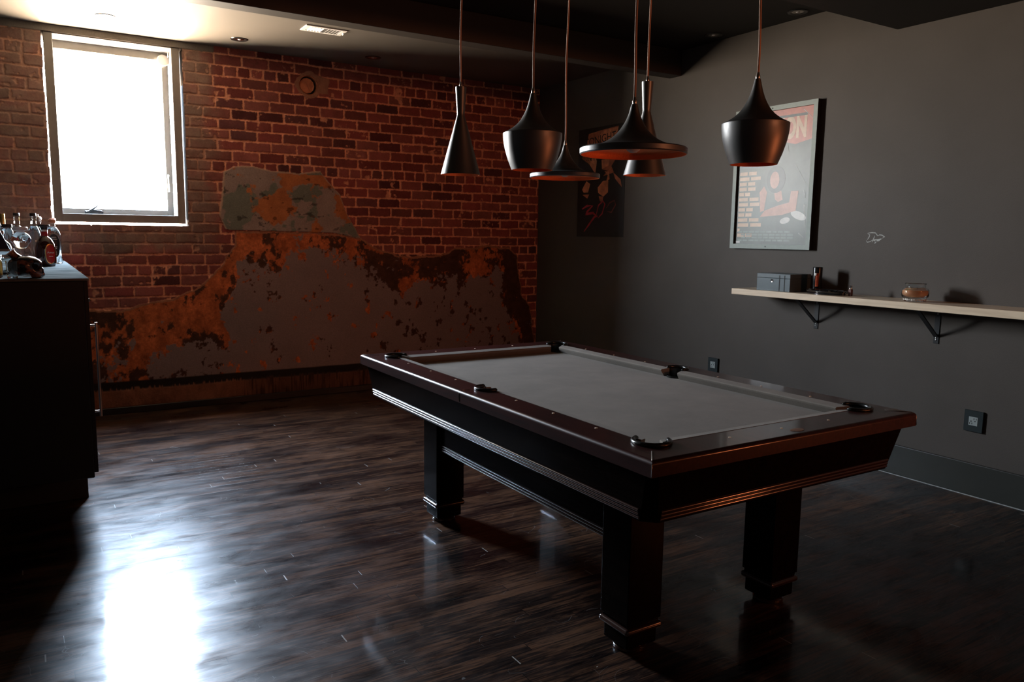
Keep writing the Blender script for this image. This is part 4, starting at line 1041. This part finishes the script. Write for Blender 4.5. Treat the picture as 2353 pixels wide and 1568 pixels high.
oval([(.0005, .012), (.60, .012), (.72, .018), (.86, .030), (.94, .032), (1.0, .028), (1.0, .020), (.955, .016), (.965, .010), (.96, .002), (.93, 0), (.0005, 0)], .062, .150).build('dish', M_gloss, ash, True, 40)
b = MB()
for y in (-.07, .0, .07): b.tube([(-.064, y, .030), (-.035, y, .024)], .005, 10)
b.build('rest_grooves', M_gloss, ash, True)
lt = thing('torch_lighter', 'small dark metal lighter standing at the right end of the tray', 'lighter', (4.565, 3.158, SZ))
MB().bbox((-.010, -.011, 0), (.010, .011, .045), .003, 2).build('body', mat('brown_enamel', (.10, .035, .03), .3), lt)
MB().lathe([(.0005, .045), (.010, .045), (.0085, .050), (.0085, .055), (.0115, .057), (.0115, .070), (.0005, .071)], n=24).build('burner_cap', M_chrome, lt, True, 40)
# candle jar
cj = thing('candle_jar', 'round glass jar candle with orange wax on the shelf', 'candle', (4.565, 2.722, SZ))
MB().lathe([(.0005, .002), (.060, 0), (.064, .004), (.064, .020), (.073, .028), (.0755, .036), (.0755, .066), (.072, .074), (.058, .080), (.0555, .084), (.0555, .100), (.059, .103), (.059, .108), (.0555, .110), (.053, .108), (.053, .084), (.055, .078), (.069, .071), (.0725, .064), (.0725, .038), (.061, .024), (.0005, .022)], n=56).build('glass', M_glass, cj, True, 60)
M_wax = mat('orange_wax', (.92, .44, .20), .45, var=.05)
M_wax.node_tree.nodes['Principled BSDF'].inputs['Subsurface Weight'].default_value = .25
wx = MB().lathe([(.0005, .026), (.058, .026), (.0715, .038), (.0715, .064), (.066, .070), (.0005, .070)], n=48).build('wax', M_wax, cj, True, 50)
for a in (0, 2.1, 4.2): MB().tube([(.022*math.cos(a), .022*math.sin(a), .070), (.022*math.cos(a), .022*math.sin(a), .082)], .0012, 6).build('wick', M_dark, wx)
M_deco = mat('pale_band_print', (.75, .70, .62), .5)
b = MB()
for k in range(30):
    a0 = 2*PI*k/30; w = .11+.06*((k*5) % 3)/3
    vs = [(.0646*math.cos(a), .0646*math.sin(a), z) for z in (.006+.002*(k % 2), .017-.002*(k % 3 == 0)) for a in (a0, a0+w/2, a0+w)]
    b.add(vs, [(0, 1, 4, 3), (1, 2, 5, 4)])
b.build('printed_band', M_deco, cj)

# ---------------------------------------------------------------- wall sockets
def socket(y, z, w, h, label):
    t = thing('wall_socket', label, 'wall socket', (XR, y, z), 0, 'dark wall sockets on the right wall')
    MB().bbox((-.014, -w/2, -h/2), (0, w/2, h/2), .0015, 1).build('plate', M_outlet, t)
    ins = MB().bbox((-.0155, -.026, -.026), (-.0135, .026, .026), .0006, 1).build('socket_insert', M_socket, t)
    b = MB()
    for (a, c) in ((-.004, .014), (-.017, .014), (.006, -.014), (.019, -.014)): b.box((-.0162, a-.0016, c-.005), (-.0154, a+.0016, c+.005))
    for (a, c) in ((-.011, .001), (.012, -.001)): b.lathe([(.0005, .0008), (.0035, .0008), (.0035, 0)], (-.0154, a, c), 12, Matrix.Rotation(R(-90), 3, 'Y'))
    b.build('socket_holes', M_dark, ins)
socket(4.475, .485, .105, .112, 'dark wall socket seen just above the far rail of the pool table')
socket(2.395, .450, .110, .126, 'dark wall socket low on the wall at the right of the photo')

# ---------------------------------------------------------------- daylight and lamps
w = bpy.data.worlds.new('daylight'); scene.world = w; w.use_nodes = True
nt = w.node_tree; bg = nt.nodes['Background']
geo = nt.nodes.new('ShaderNodeTexCoord'); sp_ = nt.nodes.new('ShaderNodeSeparateXYZ'); nt.links.new(geo.outputs['Generated'], sp_.inputs[0])
rp = nt.nodes.new('ShaderNodeValToRGB'); mr = nt.nodes.new('ShaderNodeMapRange'); mr.inputs[1].default_value = -.5; mr.inputs[2].default_value = .5
nt.links.new(sp_.outputs[2], mr.inputs[0]); nt.links.new(mr.outputs[0], rp.inputs[0])
e = rp.color_ramp.elements
e[0].position = .0; e[0].color = (1.0, .78, .56, 1); e[1].position = 1.0; e[1].color = (.58, .76, 1.0, 1)
k = e.new(.47); k.color = (1.05, .92, .76, 1); k = e.new(.53); k.color = (.92, .94, .94, 1)
nt.links.new(rp.outputs[0], bg.inputs['Color']); bg.inputs['Strength'].default_value = 160

pl = bpy.data.lights.new('window_portal', 'AREA'); pl.shape = 'RECTANGLE'; pl.size = 1.2; pl.size_y = 1.7
pl.cycles.is_portal = True
po = bpy.data.objects.new('window_portal', pl); link(po); po.location = (.70, YB+WT+.01, 2.27); po.rotation_euler = (R(-90), 0, 0)

wl = bpy.data.lights.new('warm_lamp', 'AREA'); wl.shape = 'DISK'; wl.size = .35; wl.energy = 6.0; wl.spread = R(56); wl.color = (1.0, .32, .14)
wo = bpy.data.objects.new('warm_lamp', wl); link(wo); wo.location = (3.9, -2.6, 2.62)
wo.rotation_euler = (Vector((2.7, 7.0, 1.9))-Vector(wo.location)).to_track_quat('-Z', 'Y').to_euler()

l2 = bpy.data.lights.new('low_warm_lamp', 'AREA'); l2.shape = 'DISK'; l2.size = .45; l2.energy = 4.2; l2.spread = R(80); l2.color = (1.0, .24, .08)
lo2 = bpy.data.objects.new('low_warm_lamp', l2); link(lo2); lo2.location = (4.25, -.55, .8)
lo2.rotation_euler = (Vector((2.0, 2.7, 1.75))-Vector(lo2.location)).to_track_quat('-Z', 'Y').to_euler()

# ---------------------------------------------------------------- camera
yaw, pitch, roll, f = .557168, .132855, .0130588, 1793.75
F = Vector((math.sin(yaw)*math.cos(pitch), math.cos(yaw)*math.cos(pitch), -math.sin(pitch)))
Rt = Vector((math.cos(yaw), -math.sin(yaw), 0)); U = Rt.cross(F)
c, s = math.cos(roll), math.sin(roll)
r2 = Rt*c+U*s; u2 = U*c-Rt*s
cam = bpy.data.cameras.new('camera'); cam.sensor_width = 36; cam.sensor_fit = 'HORIZONTAL'; cam.lens = f/2353*36
cam.clip_start = .05; cam.clip_end = 200
co_ = bpy.data.objects.new('camera', cam); link(co_)
co_.matrix_world = Matrix(((r2.x, u2.x, -F.x, 0), (r2.y, u2.y, -F.y, 0), (r2.z, u2.z, -F.z, 1.5), (0, 0, 0, 1)))
scene.camera = co_

vs_ = scene.view_settings
scene.display_settings.display_device = 'sRGB'
vs_.view_transform = 'Standard'; vs_.look = 'None'; vs_.gamma = 1.0; vs_.exposure = 0.0; vs_.use_curve_mapping = False
cy = scene.cycles
cy.use_denoising = True
try: cy.denoiser = 'OPENIMAGEDENOISE'
except Exception: pass
cy.max_bounces = 10; cy.diffuse_bounces = 6; cy.glossy_bounces = 5; cy.transmission_bounces = 8
cy.sample_clamp_indirect = 20; cy.caustics_reflective = True; cy.caustics_refractive = True; cy.blur_glossy = .5
